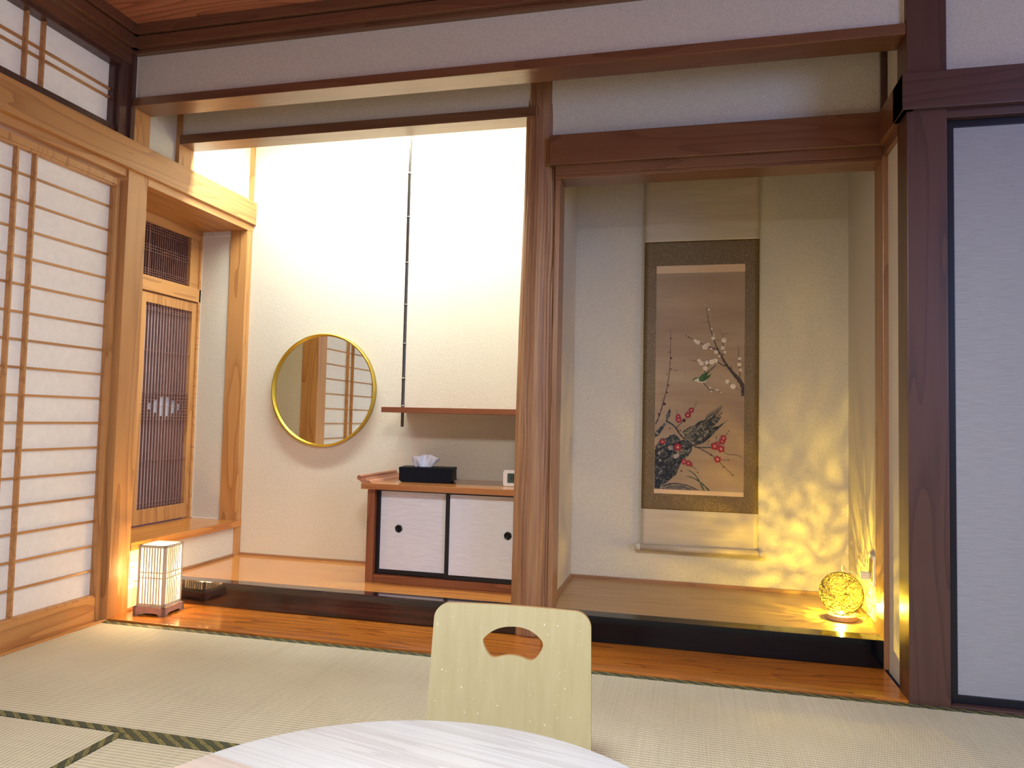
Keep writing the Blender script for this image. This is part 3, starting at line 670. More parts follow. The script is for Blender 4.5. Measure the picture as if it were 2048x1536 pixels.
# ------------------------------------------------------------------ square paper lantern at the left
def lantern():
    A = Vector((0.206, 0.095)); ang = math.radians(5)
    T = Matrix.Translation((0.206, 0.095, 0.0105)) @ Matrix.Rotation(ang, 4, 'Z')   # local: x leftwards is negative, y back
    e = empty('table_lantern', (0.135, 0.165, 0.0105), 'glowing square paper lantern with slatted wooden sides on the step board', 'lantern')
    S = 0.148
    def mk(): m = MB(); m.xf = T; return m
    b = mk(); h = 0.036; q = 0.012
    for (ax, o0) in (('Y', 0.0), ('Y', S-q)):
        b.prism([(-S, 0), (-S+0.024, 0), (-S+0.032, 0.007), (-S+0.046, 0.010), (-0.046, 0.010), (-0.032, 0.007), (-0.024, 0), (0, 0), (0, h), (-S, h)], 'Y', o0, o0+q)
    for o0 in (-S, -q):
        b.prism([(0, 0), (0.024, 0), (0.032, 0.007), (0.046, 0.010), (S-0.046, 0.010), (S-0.032, 0.007), (S-0.024, 0), (S, 0), (S, h), (0, h)], 'X', o0, o0+q)
    b.box(-S+0.002, -0.002, 0.002, S-0.002, 0.012, h-0.0005)
    b.build('base', 'walnut', e)
    i0, i1 = 0.009, S-0.009; z0, z1 = h, 0.302; p = 0.013
    f = mk()
    for (a, c) in ((i0, i0), (i1-p, i0), (i0, i1-p), (i1-p, i1-p)): f.box(-a-p, -a, c, c+p, z0, z1)
    for (z, hh) in ((z0, 0.013), (z1-0.011, 0.011)):
        f.box(-i1, -i0, i0, i0+0.008, z, z+hh).box(-i1, -i0, i1-0.008, i1, z, z+hh).box(-i1, -i1+0.008, i0, i1, z, z+hh).box(-i0-0.008, -i0, i0, i1, z, z+hh)
    f.build('frame', 'pale_bamboo_wood', e, bevel=0.0006)
    s = mk(); nb = 8; span = (i1-i0-2*p)
    for k in range(1, nb):
        c = i0+p+span*k/nb; t = 0.0032
        for (u0, u1) in ((i0+0.001, i0+0.0045), (i1-0.0045, i1-0.001)):
            s.box(-c-t, -c+t, u0, u1, z0+0.012, z1-0.010); s.box(-u1, -u0, c-t, c+t, z0+0.012, z1-0.010)
    for z in (0.158, 0.181):
        s.box(-i1+p, -i0-p, i0+0.0002, i0+0.005, z, z+0.0045).box(-i1+p, -i0-p, i1-0.005, i1, z, z+0.0045).box(-i1, -i1+0.005, i0+p, i1-p, z, z+0.0045).box(-i0-0.005, -i0-0.0002, i0+p, i1-p, z, z+0.0045)
    s.build('slats', 'pale_bamboo_wood', e)
    c = mk(); c.box(-i1+0.0055, -i0-0.0055, i0+0.0055, i0+0.0065, z0, z1-0.003).box(-i1+0.0055, -i0-0.0055, i1-0.0065, i1-0.0055, z0, z1-0.003).box(-i1+0.0055, -i1+0.0065, i0+0.006, i1-0.006, z0, z1-0.003).box(-i0-0.0065, -i0-0.0055, i0+0.006, i1-0.006, z0, z1-0.003)
    c.box(-i1+0.0055, -i0-0.0055, i0+0.0055, i1-0.0055, z1-0.004, z1-0.003)
    lamp('lantern_bulb', 'POINT', (0.135, 0.165, 0.175), 40.0, (1.0, 0.62, 0.23), shadow_soft_size=0.022)
    o = c.build('shade', 'lantern_paper', e); o['label'] = 'glowing white paper shade'
lantern()
ol = empty('wall_outlet', (-0.012, 0.165, 0.165), 'cream socket plate low on the wall behind the square lantern', 'power outlet')
MB().prism([(y, z) for y, z in rrect(0.118, 0.190, 0.106, 0.226, 0.004)], 'X', -0.012, -0.006).build('plate', 'white_plastic', ol, bevel=0.001)
MB().prism([(y, z) for y, z in rrect(0.134, 0.174, 0.118, 0.214, 0.002)], 'X', -0.007, -0.0045).build('insert', 'white_plastic', ol)
MB().box(-0.0048, -0.0038, 0.144, 0.147, 0.160, 0.170).box(-0.0048, -0.0038, 0.158, 0.161, 0.160, 0.170).box(-0.0048, -0.0038, 0.137, 0.171, 0.1835, 0.1845).build('socket', 'grey_print', ol)
MB().box(-0.0048, -0.0030, 0.138, 0.144, 0.198, 0.204).build('button', 'outlet_gold', ol)
MB().tube([(-0.004, 0.158, 0.136), (0.020, 0.160, 0.136), (0.05, 0.165, 0.13), (0.075, 0.17, 0.09), (0.075, 0.172, 0.03)], 0.0032, 8).build('plug_cord', 'cord_white', ol)
STROKES= [('twig',66,12,[(-2075,-2040),(-1905,-1660),(-1795,-1250),(-1675,-810),(-1565,-360),(-1495,80),(-1425,570),(-1405,1300),(-1395,2030),(-1415,2760)]),('twig',17,8,[(-1365,670),(-1205,670),(-1105,620)]),('twig',21,8,[(-1785,-540),(-1645,-560)]),('twig',33,12,[(-1775,-890),(-1735,-670)]),('twig',17,8,[(-1525,-240),(-1405,-250)]),('bark',249,141,[(2095,-590),(2075,-120),(1865,190),(1595,510)]),('bark',141,66,[(1635,450),(1405,740),(1255,940),(1055,1300),(925,1540)]),('bark',58,17,[(925,1540),(745,1940),(605,2340),(465,2820),(365,3340),(305,3750)]),('bark',50,12,[(865,1660),(515,1780),(165,1920),(-145,2060),(-495,2260),(-735,2410)]),('bark',42,33,[(1095,1340),(1135,1620),(1105,2020)]),('bark',25,8,[(1095,1940),(1105,2380),(955,2620)]),('bark',17,8,[(1105,2440),(1425,2430)]),('bark',21,8,[(705,2180),(1015,2050),(1435,2140)]),('bark',58,37,[(1255,860),(1065,900),(825,1100)]),('bark',33,12,[(485,960),(175,1000),(-95,1070),(-405,1160)]),('bark',33,25,[(445,940),(375,820),(215,540)]),('bark',50,12,[(1915,150),(1895,590),(1855,1140),(1815,1820)]),('bark',21,8,[(1945,-340),(1595,-90),(1185,150),(985,340)]),('bark',33,12,[(205,20),(345,-140),(495,-330),(765,-320),(1035,-420)]),('bark',58,12,[(1515,590),(1505,900)]),('bark',21,8,[(395,3000),(135,3030)]),('white',0,0,[(-295,130),(-165,240),(-25,280),(65,140),(375,200),(305,80),(145,30),(-25,50),(-205,120)]),('green',0,0,[(-25,240),(85,400),(275,540),(435,580),(375,380),(605,480),(455,280),(285,120),(85,80),(-5,120)]),('green',0,0,[(-375,80),(-285,200),(-185,280),(-25,310),(-25,270),(-165,220),(-265,140)]),('ink',50,37,[(335,480),(565,700),(805,920)]),('ink',0,0,[(-2095,-3270),(-1825,-3070),(-1465,-2960),(-1105,-2870),(-745,-2780),(-485,-2850),(-305,-3030),(-325,-3290),(-485,-3560),(-785,-3780),(-905,-4100),(-1035,-4470),(-1285,-4690),(-1545,-4940),(-1805,-5080),(-1955,-5240),(-2085,-5260)]),('slate',0,0,[(-2085,-3190),(-1835,-2760),(-1465,-2690),(-1365,-2560),(-1155,-2520),(-955,-2650),(-845,-2830),(-1105,-2950),(-1565,-3040),(-1985,-3260)]),('slate',0,0,[(-745,-2410),(-445,-2170),(-135,-2080),(15,-1890),(265,-1830),(415,-1620),(665,-1590),(965,-1270),(825,-1540),(725,-1750),(1075,-1580),(875,-1900),(725,-2060),(775,-2320),(575,-2530),(375,-2750),(75,-2960),(-175,-2950),(-435,-2820),(-645,-2670)]),('ink',0,0,[(265,-1830),(395,-1600),(665,-1540),(995,-1260),(795,-1590),(565,-1750),(365,-1860)]),('ink',0,0,[(-165,-2050),(15,-1870),(245,-1860),(65,-1940),(15,-2130),(-85,-2160)]),('ink',0,0,[(75,-2760),(375,-2540),(575,-2480),(725,-2320),(745,-2110),(925,-2060),(1325,-1790),(975,-2130),(805,-2320),(575,-2590),(325,-2830),(25,-2980),(-235,-2920)]),('moss',0,0,[(-725,-2360),(-545,-2210),(-395,-2240),(-445,-2460),(-595,-2560),(-695,-2490)]),('moss',0,0,[(65,-2230),(375,-2120),(575,-2220),(475,-2430),(225,-2540),(65,-2440)]),('pale',0,0,[(-1255,-3580),(-1045,-3470),(-945,-3550),(-1095,-3740)]),('grey',0,0,[(-1465,-3120),(-1255,-3060),(-1205,-3270),(-1405,-3320)]),('moss',0,0,[(-1095,-3320),(-735,-3200),(-585,-3350),(-945,-3570)]),('pale',0,0,[(-1975,-3820),(-1815,-3760),(-1765,-3860),(-1915,-3950)]),('grey',0,0,[(-1455,-3800),(-1245,-3790),(-1295,-4060),(-1475,-4010)]),('grey',0,0,[(-1925,-3390),(-1715,-3330),(-1745,-3490),(-1895,-3550)]),('slate',0,0,[(-2095,-2440),(-1835,-2170),(-1585,-1900),(-1555,-1530),(-1355,-1160),(-1355,-1580),(-1475,-1850),(-1625,-2120),(-1885,-2550),(-2095,-2710)]),('ink',0,0,[(-2095,-2500),(-1885,-2280),(-1635,-1960),(-1605,-2090),(-1835,-2390),(-2085,-2710)]),('grey',19,6,[(-2065,-4050),(-2025,-3990),(-2025,-3900)]),('moss',65,20,[(-1945,-3510),(-1935,-3450),(-1885,-3410)]),('ink',27,8,[(-1855,-4790),(-1815,-4740),(-1725,-4720)]),('grey',42,13,[(-1735,-3460),(-1725,-3360),(-1685,-3280)]),('ink',58,18,[(-1635,-3710),(-1595,-3650),(-1575,-3580)]),('ink',58,17,[(-1545,-4830),(-1505,-4790),(-1465,-4750)]),('slate',47,14,[(-1375,-4190),(-1315,-4160),(-1295,-4110)]),('pale',40,12,[(-1905,-3510),(-1885,-3450),(-1855,-3390)]),('ink',29,9,[(-685,-3160),(-625,-3100),(-605,-3010)]),('ink',58,17,[(-1735,-4100),(-1715,-4070),(-1675,-4050)]),('grey',35,10,[(-1545,-3620),(-1535,-3590),(-1485,-3590)]),('ink',46,14,[(-1395,-3480),(-1345,-3410),(-1285,-3340)]),('moss',33,10,[(-675,-3670),(-585,-3620),(-515,-3570)]),('slate',47,14,[(-1975,-3940),(-1915,-3890),(-1825,-3860)]),('moss',34,10,[(-1205,-4610),(-1175,-4570),(-1135,-4530)]),('ink',49,15,[(-515,-3300),(-475,-3250),(-425,-3200)]),('moss',58,17,[(-1145,-3320),(-1105,-3230),(-1075,-3150)]),('pale',33,10,[(-1815,-4780),(-1775,-4710),(-1715,-4650)]),('slate',37,11,[(-805,-2930),(-745,-2900),(-695,-2870)]),('ink',33,10,[(-955,-2970),(-945,-2920),(-885,-2900)]),('ink',36,11,[(-1125,-3870),(-1095,-3810),(-1005,-3780)]),('pale',17,5,[(-1655,-3870),(-1585,-3820),(-1495,-3790)]),('moss',63,19,[(-1975,-4210),(-1895,-4180),(-1865,-4120)]),('grey',27,8,[(-1365,-4230),(-1345,-4170),(-1285,-4140)]),('slate',52,16,[(-965,-3700),(-975,-3650),(-945,-3640)]),('moss',58,18,[(-1055,-3920),(-1035,-3850),(-1015,-3790)]),('pale',25,7,[(-995,-3520),(-985,-3450),(-965,-3390)]),('pale',28,8,[(-1205,-3550),(-1165,-3530),(-1145,-3490)]),('grey',17,5,[(-1385,-4030),(-1355,-3990),(-1325,-3950)]),('ink',48,14,[(-1615,-3270),(-1595,-3230),(-1585,-3170)]),('slate',43,13,[(-1605,-4600),(-1585,-4520),(-1515,-4470)]),('ink',64,19,[(-1395,-3820),(-1385,-3770),(-1355,-3740)]),('ink',66,20,[(-915,-3980),(-865,-3960),(-845,-3930)]),('ink',39,12,[(-1105,-3880),(-1075,-3860),(-1065,-3820)]),('ink',30,9,[(-2075,-4690),(-2035,-4600),(-2015,-4490)]),('grey',24,7,[(-1705,-4470),(-1705,-4380),(-1655,-4310)]),('ink',29,9,[(-1845,-4340),(-1805,-4320),(-1785,-4280)]),('ink',28,8,[(-1625,-4240),(-1565,-4210),(-1515,-4180)]),('pale',18,5,[(-1565,-4350),(-1505,-4270),(-1435,-4210)]),('pale',33,10,[(-1875,-4430),(-1805,-4360),(-1745,-4290)]),('ink',63,19,[(-2005,-3480),(-1955,-3450),(-1965,-3380)]),('ink',53,16,[(-1275,-3780),(-1255,-3760),(-1215,-3750)]),('slate',30,9,[(-1215,-3640),(-1185,-3620),(-1185,-3580)]),('grey',26,8,[(-1965,-5070),(-1915,-5040),(-1895,-5000)]),('ink',70,21,[(-1415,-4600),(-1375,-4570),(-1335,-4530)]),('ink',32,9,[(-1175,-4310),(-1125,-4240),(-1065,-4180)]),('moss',43,13,[(-1825,-3400),(-1745,-3330),(-1685,-3260)]),('ink',34,10,[(-955,-3880),(-955,-3840),(-905,-3820)]),('ink',57,17,[(-1285,-4190),(-1195,-4160),(-1135,-4110)]),('grey',21,6,[(-1935,-4500),(-1855,-4460),(-1805,-4410)]),('grey',29,9,[(-855,-3290),(-795,-3290),(-795,-3250)]),('grey',24,7,[(-1845,-3380),(-1765,-3370),(-1705,-3330)]),('ink',71,21,[(-2005,-4740),(-1975,-4720),(-1955,-4700)]),('grey',33,10,[(-1705,-4790),(-1635,-4770),(-1585,-4740)]),('ink',30,9,[(-1405,-3020),(-1375,-2980),(-1315,-2960)]),('slate',71,21,[(-1775,-3500),(-1775,-3400),(-1725,-3330)]),('pale',36,11,[(-1115,-4040),(-1075,-4000),(-1045,-3950)]),('ink',33,10,[(-1865,-4060),(-1845,-4010),(-1815,-3970)]),('grey',24,7,[(-1245,-4580),(-1195,-4500),(-1165,-4410)]),('moss',32,10,[(-835,-2970),(-795,-2940),(-745,-2920)]),('slate',41,12,[(-1335,-3160),(-1315,-3090),(-1275,-3040)]),('ink',52,16,[(-1625,-4480),(-1585,-4470),(-1565,-4440)]),('slate',54,16,[(-1875,-4380),(-1805,-4320),(-1705,-4290)]),('grey',28,8,[(-685,-3160),(-615,-3110),(-535,-3050)]),('slate',27,8,[(-2055,-4490),(-2005,-4460),(-1945,-4430)]),('moss',66,20,[(-2055,-5220),(-1985,-5190),(-1925,-5170)]),('grey',37,11,[(-1255,-3370),(-1225,-3320),(-1205,-3270)]),('ink',44,13,[(-2015,-4070),(-1995,-4030),(-1955,-4020)]),('moss',62,19,[(-655,-3670),(-595,-3600),(-555,-3520)]),('ink',28,9,[(-855,-3140),(-795,-3090),(-765,-3020)]),('ink',47,14,[(215,-2300),(265,-2250),(305,-2200)]),('pale',30,9,[(85,-2710),(155,-2670),(195,-2620)]),('ink',70,21,[(485,-2470),(515,-2380),(555,-2290)]),('ink',69,21,[(-355,-2590),(-265,-2560),(-205,-2530)]),('ink',45,13,[(35,-2860),(115,-2810),(195,-2760)]),('ink',57,17,[(325,-2110),(335,-2040),(385,-1990)]),('pale',22,7,[(355,-2350),(405,-2320),(415,-2250)]),('moss',51,15,[(-465,-2530),(-415,-2480),(-375,-2420)]),('ink',40,12,[(-115,-2200),(-65,-2120),(5,-2060)]),('ink',53,16,[(-565,-2370),(-555,-2330),(-515,-2300)]),('grey',33,10,[(45,-2770),(85,-2740),(75,-2670)]),('ink',35,11,[(455,-2370),(515,-2340),(535,-2290)]),('ink',66,20,[(-175,-2730),(-155,-2690),(-85,-2670)]),('ink',63,19,[(445,-2280),(435,-2190),(495,-2130)]),('ink',56,17,[(445,-1800),(505,-1790),(505,-1750)]),('moss',30,9,[(125,-1980),(195,-1930),(265,-1880)]),('moss',35,11,[(405,-1770),(425,-1700),(445,-1640)]),('slate',63,19,[(615,-1870),(615,-1830),(675,-1820)]),('grey',22,7,[(-365,-2220),(-345,-2160),(-275,-2140)]),('ink',49,15,[(585,-2190),(635,-2190),(655,-2160)]),('ink',35,10,[(585,-2150),(615,-2130),(605,-2090)]),('moss',37,11,[(-555,-2730),(-445,-2680),(-405,-2590)]),('moss',29,9,[(275,-2650),(305,-2630),(315,-2590)]),('ink',70,21,[(465,-2070),(485,-2040),(505,-2000)]),('grey',23,7,[(-365,-2500),(-355,-2470),(-305,-2470)]),('moss',59,18,[(-15,-2510),(5,-2460),(25,-2410)]),('moss',52,15,[(385,-2330),(445,-2260),(525,-2200)]),('ink',31,9,[(15,-2360),(45,-2310),(125,-2300)]),('ink',34,10,[(625,-2090),(695,-2030),(755,-1980)]),('pale',23,7,[(-325,-2770),(-285,-2730),(-265,-2680)]),('ink',52,16,[(205,-2860),(235,-2780),(265,-2690)]),('grey',35,11,[(15,-2800),(55,-2760),(145,-2750)]),('ink',56,17,[(-655,-2530),(-625,-2520),(-585,-2510)]),('grey',34,10,[(-305,-2220),(-245,-2160),(-155,-2120)]),('grey',29,9,[(-65,-2450),(-55,-2400),(-15,-2380)]),('ink',60,16,[(-2075,-3190),(-1825,-2940),(-1575,-2750),(-1205,-2660)]),('ink',60,16,[(-745,-2410),(-445,-2150),(-165,-2070)]),('ink',60,16,[(-165,-2070),(15,-1880),(295,-1820),(415,-1620),(965,-1270)]),('ink',60,16,[(-305,-3030),(25,-2980),(325,-2830),(755,-2370)]),('ink',60,16,[(775,-2320),(975,-2110),(1325,-1790)]),('slate',33,11,[(425,-1610),(855,-1270),(1105,-1010)]),('slate',33,11,[(485,-1880),(795,-1630),(1015,-1410)]),('slate',33,11,[(385,-1730),(825,-1390),(1065,-1130)]),('slate',33,11,[(485,-1740),(725,-1530),(935,-1320)]),('slate',33,11,[(505,-1710),(785,-1470),(995,-1260)]),('slate',33,11,[(575,-1890),(885,-1630),(1105,-1410)]),('slate',33,11,[(535,-1640),(855,-1380),(1075,-1150)]),('slate',33,11,[(525,-1660),(925,-1340),(1165,-1090)]),('slate',33,11,[(585,-1760),(805,-1550),(1015,-1360)]),('slate',33,11,[(375,-2040),(765,-1730),(1005,-1490)]),('slate',33,11,[(365,-1790),(705,-1510),(935,-1280)]),('slate',33,11,[(355,-2090),(745,-1780),(985,-1530)]),('slate',33,11,[(415,-1760),(835,-1430),(1075,-1180)]),('slate',33,11,[(625,-1830),(905,-1590),(1125,-1370)]),('slate',33,11,[(335,-1620),(555,-1420),(755,-1230)]),('slate',33,11,[(545,-2140),(765,-1940),(975,-1750)]),('ink',66,49,[(-1525,-1900),(-1265,-2030),(-1055,-2230),(-905,-2520),(-695,-2720),(-435,-2870),(-225,-3080),(75,-3170)]),('bark',49,38,[(-175,-3130),(175,-3140),(585,-3110),(835,-3100)]),('bark',38,16,[(75,-3200),(385,-3350),(685,-3520),(935,-3740),(1245,-4070),(1615,-4420)]),('bark',27,11,[(1135,-3270),(1335,-3450),(1635,-3410),(1885,-3480),(2085,-3580)]),('bark',38,27,[(-1055,-2180),(-855,-1970),(-705,-1780)]),('bark',27,11,[(-495,-1610),(-245,-1240),(-105,-870)]),('bark',22,11,[(-1065,-1310),(-985,-1570)]),('bark',22,11,[(1235,-2570),(1425,-2300)]),('bark',27,11,[(-425,-3970),(-215,-4120),(-95,-4220)]),('bark',22,11,[(1035,-3710),(1415,-3700)]),('bark',16,11,[(825,-2600),(855,-2760)]),('bark',16,11,[(475,-2770),(375,-3010)]),('leaf',22,66,[(-525,-4240),(-215,-4380),(45,-4740),(295,-5270)]),('leaf',22,66,[(-525,-4540),(-115,-4670),(295,-4960),(575,-5290)]),('ink',77,16,[(-1955,-5220),(-1445,-4960),(-925,-4910),(-415,-5020),(195,-5290)]),('leaf',44,16,[(-1695,-5180),(-1075,-5050),(-615,-5110),(-155,-5270)]),('grey2',0,0,[(-1795,-5250),(-1335,-5030),(-825,-4980),(-315,-5120),(95,-5290),(-925,-5290),(-1795,-5280)])]
FLOWERS= [('blossom',-225,2100,83),('blossom',-85,2020,116),('blossom',265,1800,141),('blossom',395,1900,100),('blossom',645,2220,91),('blossom',1145,2120,125),('blossom',1095,1740,100),('blossom',785,1540,100),('blossom',945,1340,58),('blossom',1185,1540,75),('blossom',-15,1120,91),('blossom',95,980,116),('blossom',335,1020,100),('blossom',585,1060,133),('blossom',755,1120,108),('blossom',275,740,125),('blossom',425,3630,50),('blossom',565,2680,50),('blossom',1315,110,100),('blossom',1585,-130,125),('blossom',1895,1220,83),('blossom',1875,940,100),('blossom',1935,670,83),('blossom',515,-200,42),('blossom',575,-390,42),('blossom',805,-310,50),('blossom',895,-330,42),('blossom',1035,-430,33),('blossom',245,3890,21),('blossom',665,2380,50),('blossom',555,1700,50),('red',-985,-1650,132),('red',-965,-1810,143),('red',-525,-1560,153),('red',-365,-1320,132),('red',-1725,-2900,143),('red',-995,-3150,197),('red',755,-3050,186),('red',1055,-3170,175),('red',1155,-2650,153),('red',1105,-2800,153),('red',895,-3680,164),('red',-685,-3850,143),('red',-475,-3920,143),('red',-375,-3970,99),('red',885,-2920,99),('bud',-1375,2230,33),('bud',-1445,1540,25),('bud',-1365,1240,50),('bud',-1365,710,33),('bud',-1535,440,33),('bud',-1475,-110,42),('bud',-1535,-470,37),('bud',-1655,-1030,66),('bud',-1925,-1550,46),('bud',-1105,620,25),('bud',-515,2270,29),('bud',-1925,-1540,49),('bud',-1665,-1030,55),('bud',-1375,-2240,33),('bud',-875,-2330,33),('bud',-705,-1830,88),('bud',1415,-2300,27),('bud',1605,-4420,33),('bud',1415,-3710,27),('bud',-25,-4340,33),('bud',485,-2790,27),('bud',825,-2600,27),('bud',-805,-4300,44),('bud',585,-3470,44),('bud',1165,-4050,33)]

# ------------------------------------------------------------------ hanging scroll
X0, Z0, YS = 2.4655, 1.1, 1.008
sc = empty('hanging_scroll', (X0, YBR, 2.2), 'long hanging scroll painted with plum blossom, rock and a small green bird', 'hanging scroll')
sx0, sx1 = 2.193, 2.743
def sheet(x0, x1, z0, z1, y, nx=2, nz=2, wave=0.0):
    vs = []
    for j in range(nz+1):
        for i in range(nx+1):
            x = x0+(x1-x0)*i/nx; z = z0+(z1-z0)*j/nz
            w = wave*(math.sin(z*9+x*3)*0.5+math.sin(z*23+1+x*2)*0.3+math.sin(z*41+x*5)*0.12)
            vs.append((x, y+w, z))
    return MB().add(vs, [(j*(nx+1)+i, j*(nx+1)+i+1, (j+1)*(nx+1)+i+1, (j+1)*(nx+1)+i) for j in range(nz) for i in range(nx)], 0, True)
def thick(o, t=0.0012):
    m = o.modifiers.new('thick', 'SOLIDIFY'); m.thickness = t; m.offset = 1.0; return o
WV = 0.0022
thick(sheet(sx0, sx1, 1.808, 2.215, YS, 24, 60, WV).build('top_cloth', 'scroll_silk', sc))
thick(sheet(sx0, sx1, 0.290, 0.478, YS, 24, 40, WV).build('bottom_cloth', 'scroll_silk', sc))
px0, px1 = 2.254, 2.677
b = sheet(sx0, sx1, 0.478, 1.808, YS, 24, 160, WV)
thick(b.build('brocade_border', 'brocade', sc))
YP = YS-0.0020
pt = MB()
PM = ['painting_silk', 'scroll_strip', 'p_twig', 'p_bark', 'p_ink', 'p_slate', 'p_moss', 'p_grey', 'p_grey2', 'p_pale', 'p_green', 'p_leaf', 'p_white', 'p_blossom', 'p_red', 'p_bud', 'p_heart']
def wv(x, z): return WV*(math.sin(z*9+x*3)*0.5+math.sin(z*23+1+x*2)*0.3+math.sin(z*41+x*5)*0.12)
q = sheet(px0, px1, 0.577, 1.648, YP, 24, 160, WV); pt.add(q.v, q.f, 0, True)
for (a, c) in ((0.556, 0.577), (1.648, 1.686)):
    q = sheet(px0, px1, a, c, YP, 24, 10, WV); pt.add(q.v, q.f, 1, True)
lay = [0]
def lift(): lay[0] += 1; return YP-0.0004-lay[0]*0.000012
for (col, w0, w1, pts) in STROKES:
    mi = PM.index('p_'+col); y = lift(); P = [Vector((X0+a*1e-4, Z0+c*1e-4)) for a, c in pts]
    if w0 == 0:
        cl = [Vector((min(max(p.x, px0+0.001), px1-0.001), max(p.y, 0.578))) for p in P]
        # roughen the outline a little so brushed edges are not straight
        out = []
        rr = random.Random(len(cl)*7+int(abs(cl[0].x)*1e4))
        for i, p in enumerate(cl):
            n = cl[(i+1) % len(cl)]; out.append(p)
            if (n-p).length > 0.006:
                for t in (0.33, 0.66):
                    m_ = p.lerp(n, t); out.append(m_+Vector((rr.uniform(-1, 1), rr.uniform(-1, 1)))*0.0011)
        out = [Vector((min(max(p.x, px0+0.0006), px1-0.0006), max(p.y, 0.578))) for p in out]
        pt.add([(p.x, y+wv(p.x, p.y), p.y) for p in out], [tuple(range(len(out)))], mi)
    else:
        # smooth the stroke by one Chaikin pass, then lay a ribbon
        for _ in range(2):
            Q = [P[0]]
            for a, c in zip(P, P[1:]): Q += [a.lerp(c, 0.25), a.lerp(c, 0.75)]
            P = Q+[P[-1]]
        n = len(P); vs = []
        for i, p in enumerate(P):
            t = (P[min(i+1, n-1)]-P[max(i-1, 0)]).normalized(); nn = Vector((-t.y, t.x)); w = max(6, (w0+(w1-w0)*i/(n-1)))*0.5e-4
            w *= 1+0.25*math.sin(i*2.3)*(1 if w0 > 20 else 0)
            for s in (-1, 1):
                r_ = p+nn*w*s; x = min(max(r_.x, px0+0.0005), px1-0.0005); z = max(r_.y, 0.578); vs.append((x, y+wv(x, z), z))
        pt.add(vs, [(2*i, 2*i+1, 2*i+3, 2*i+2) for i in range(n-1)], mi)
for (col, a, c, r) in FLOWERS:
    x, z, r = X0+a*1e-4, Z0+c*1e-4, r*1e-4; y = lift(); mi = PM.index('p_'+col)
    if col == 'bud':
        pt.add([(x+r*math.cos(k*PI/4), y+wv(x, z), z+r*math.sin(k*PI/4)) for k in range(8)], [tuple(range(8))], mi); continue
    ph = random.random()*6
    for k in range(5):
        aa = ph+k*2*PI/5; cx_, cz_ = x+0.6*r*math.cos(aa), z+0.6*r*math.sin(aa); pr_ = r*0.46; y2 = y-0.000004*k
        pt.add([(cx_+pr_*math.cos(m*PI/5), y2+wv(x, z), cz_+pr_*math.sin(m*PI/5)) for m in range(10)], [tuple(range(10))], mi)
    if col == 'red':
        for k in range(5):
            aa = ph+k*2*PI/5; y2 = y-0.00004
            d = Vector((math.cos(aa), math.sin(aa))); nn = Vector((-d.y, d.x))*r*0.07
            pt.add([(x+nn.x, y2+wv(x, z), z+nn.y), (x-nn.x, y2+wv(x, z), z-nn.y), (x+d.x*r*0.6, y2+wv(x, z), z+d.y*r*0.6)], [(0, 1, 2)], PM.index('p_heart'))
    else:
        pt.add([(x+r*0.16*math.cos(k*PI/3), y-0.00003+wv(x, z), z+r*0.16*math.sin(k*PI/3)) for k in range(6)], [tuple(range(6))], PM.index('p_grey'))
o = pt.build('painting', PM, sc); o['label'] = 'painted panel with red and white plum blossom, dark rock and a green bird'
ry, rz = 0.995, 0.292
MB().lathe([(0.0155, sx0-0.002), (0.0155, sx1+0.002)], (0, ry, rz), 32, axis='X').build('roller', 'scroll_silk', sc)
for s, xa in ((-1, sx0-0.0015), (1, sx1+0.0015)):
    MB().lathe([(0.0, xa), (0.0165, xa), (0.0175, xa+s*0.012), (0.0165, xa+s*0.026), (0.0, xa+s*0.028)] if s > 0 else [(0.0, xa+s*0.028), (0.0165, xa+s*0.026), (0.0175, xa+s*0.012), (0.0165, xa), (0.0, xa)], (0, ry, rz), 28, axis='X').build('roller_knob', 'roller_pale', sc)
MB().lathe([(0.008, sx0), (0.008, sx1)], (0, YS-0.002, 2.217), 16, axis='X').build('top_rod', 'scroll_silk', sc)
MB().tube([(sx0+0.1, YS, 2.222), (X0, YS+0.004, 2.34), (sx1-0.1, YS, 2.222)], 0.002, 6).build('hanging_cord', 'p_moss', sc)

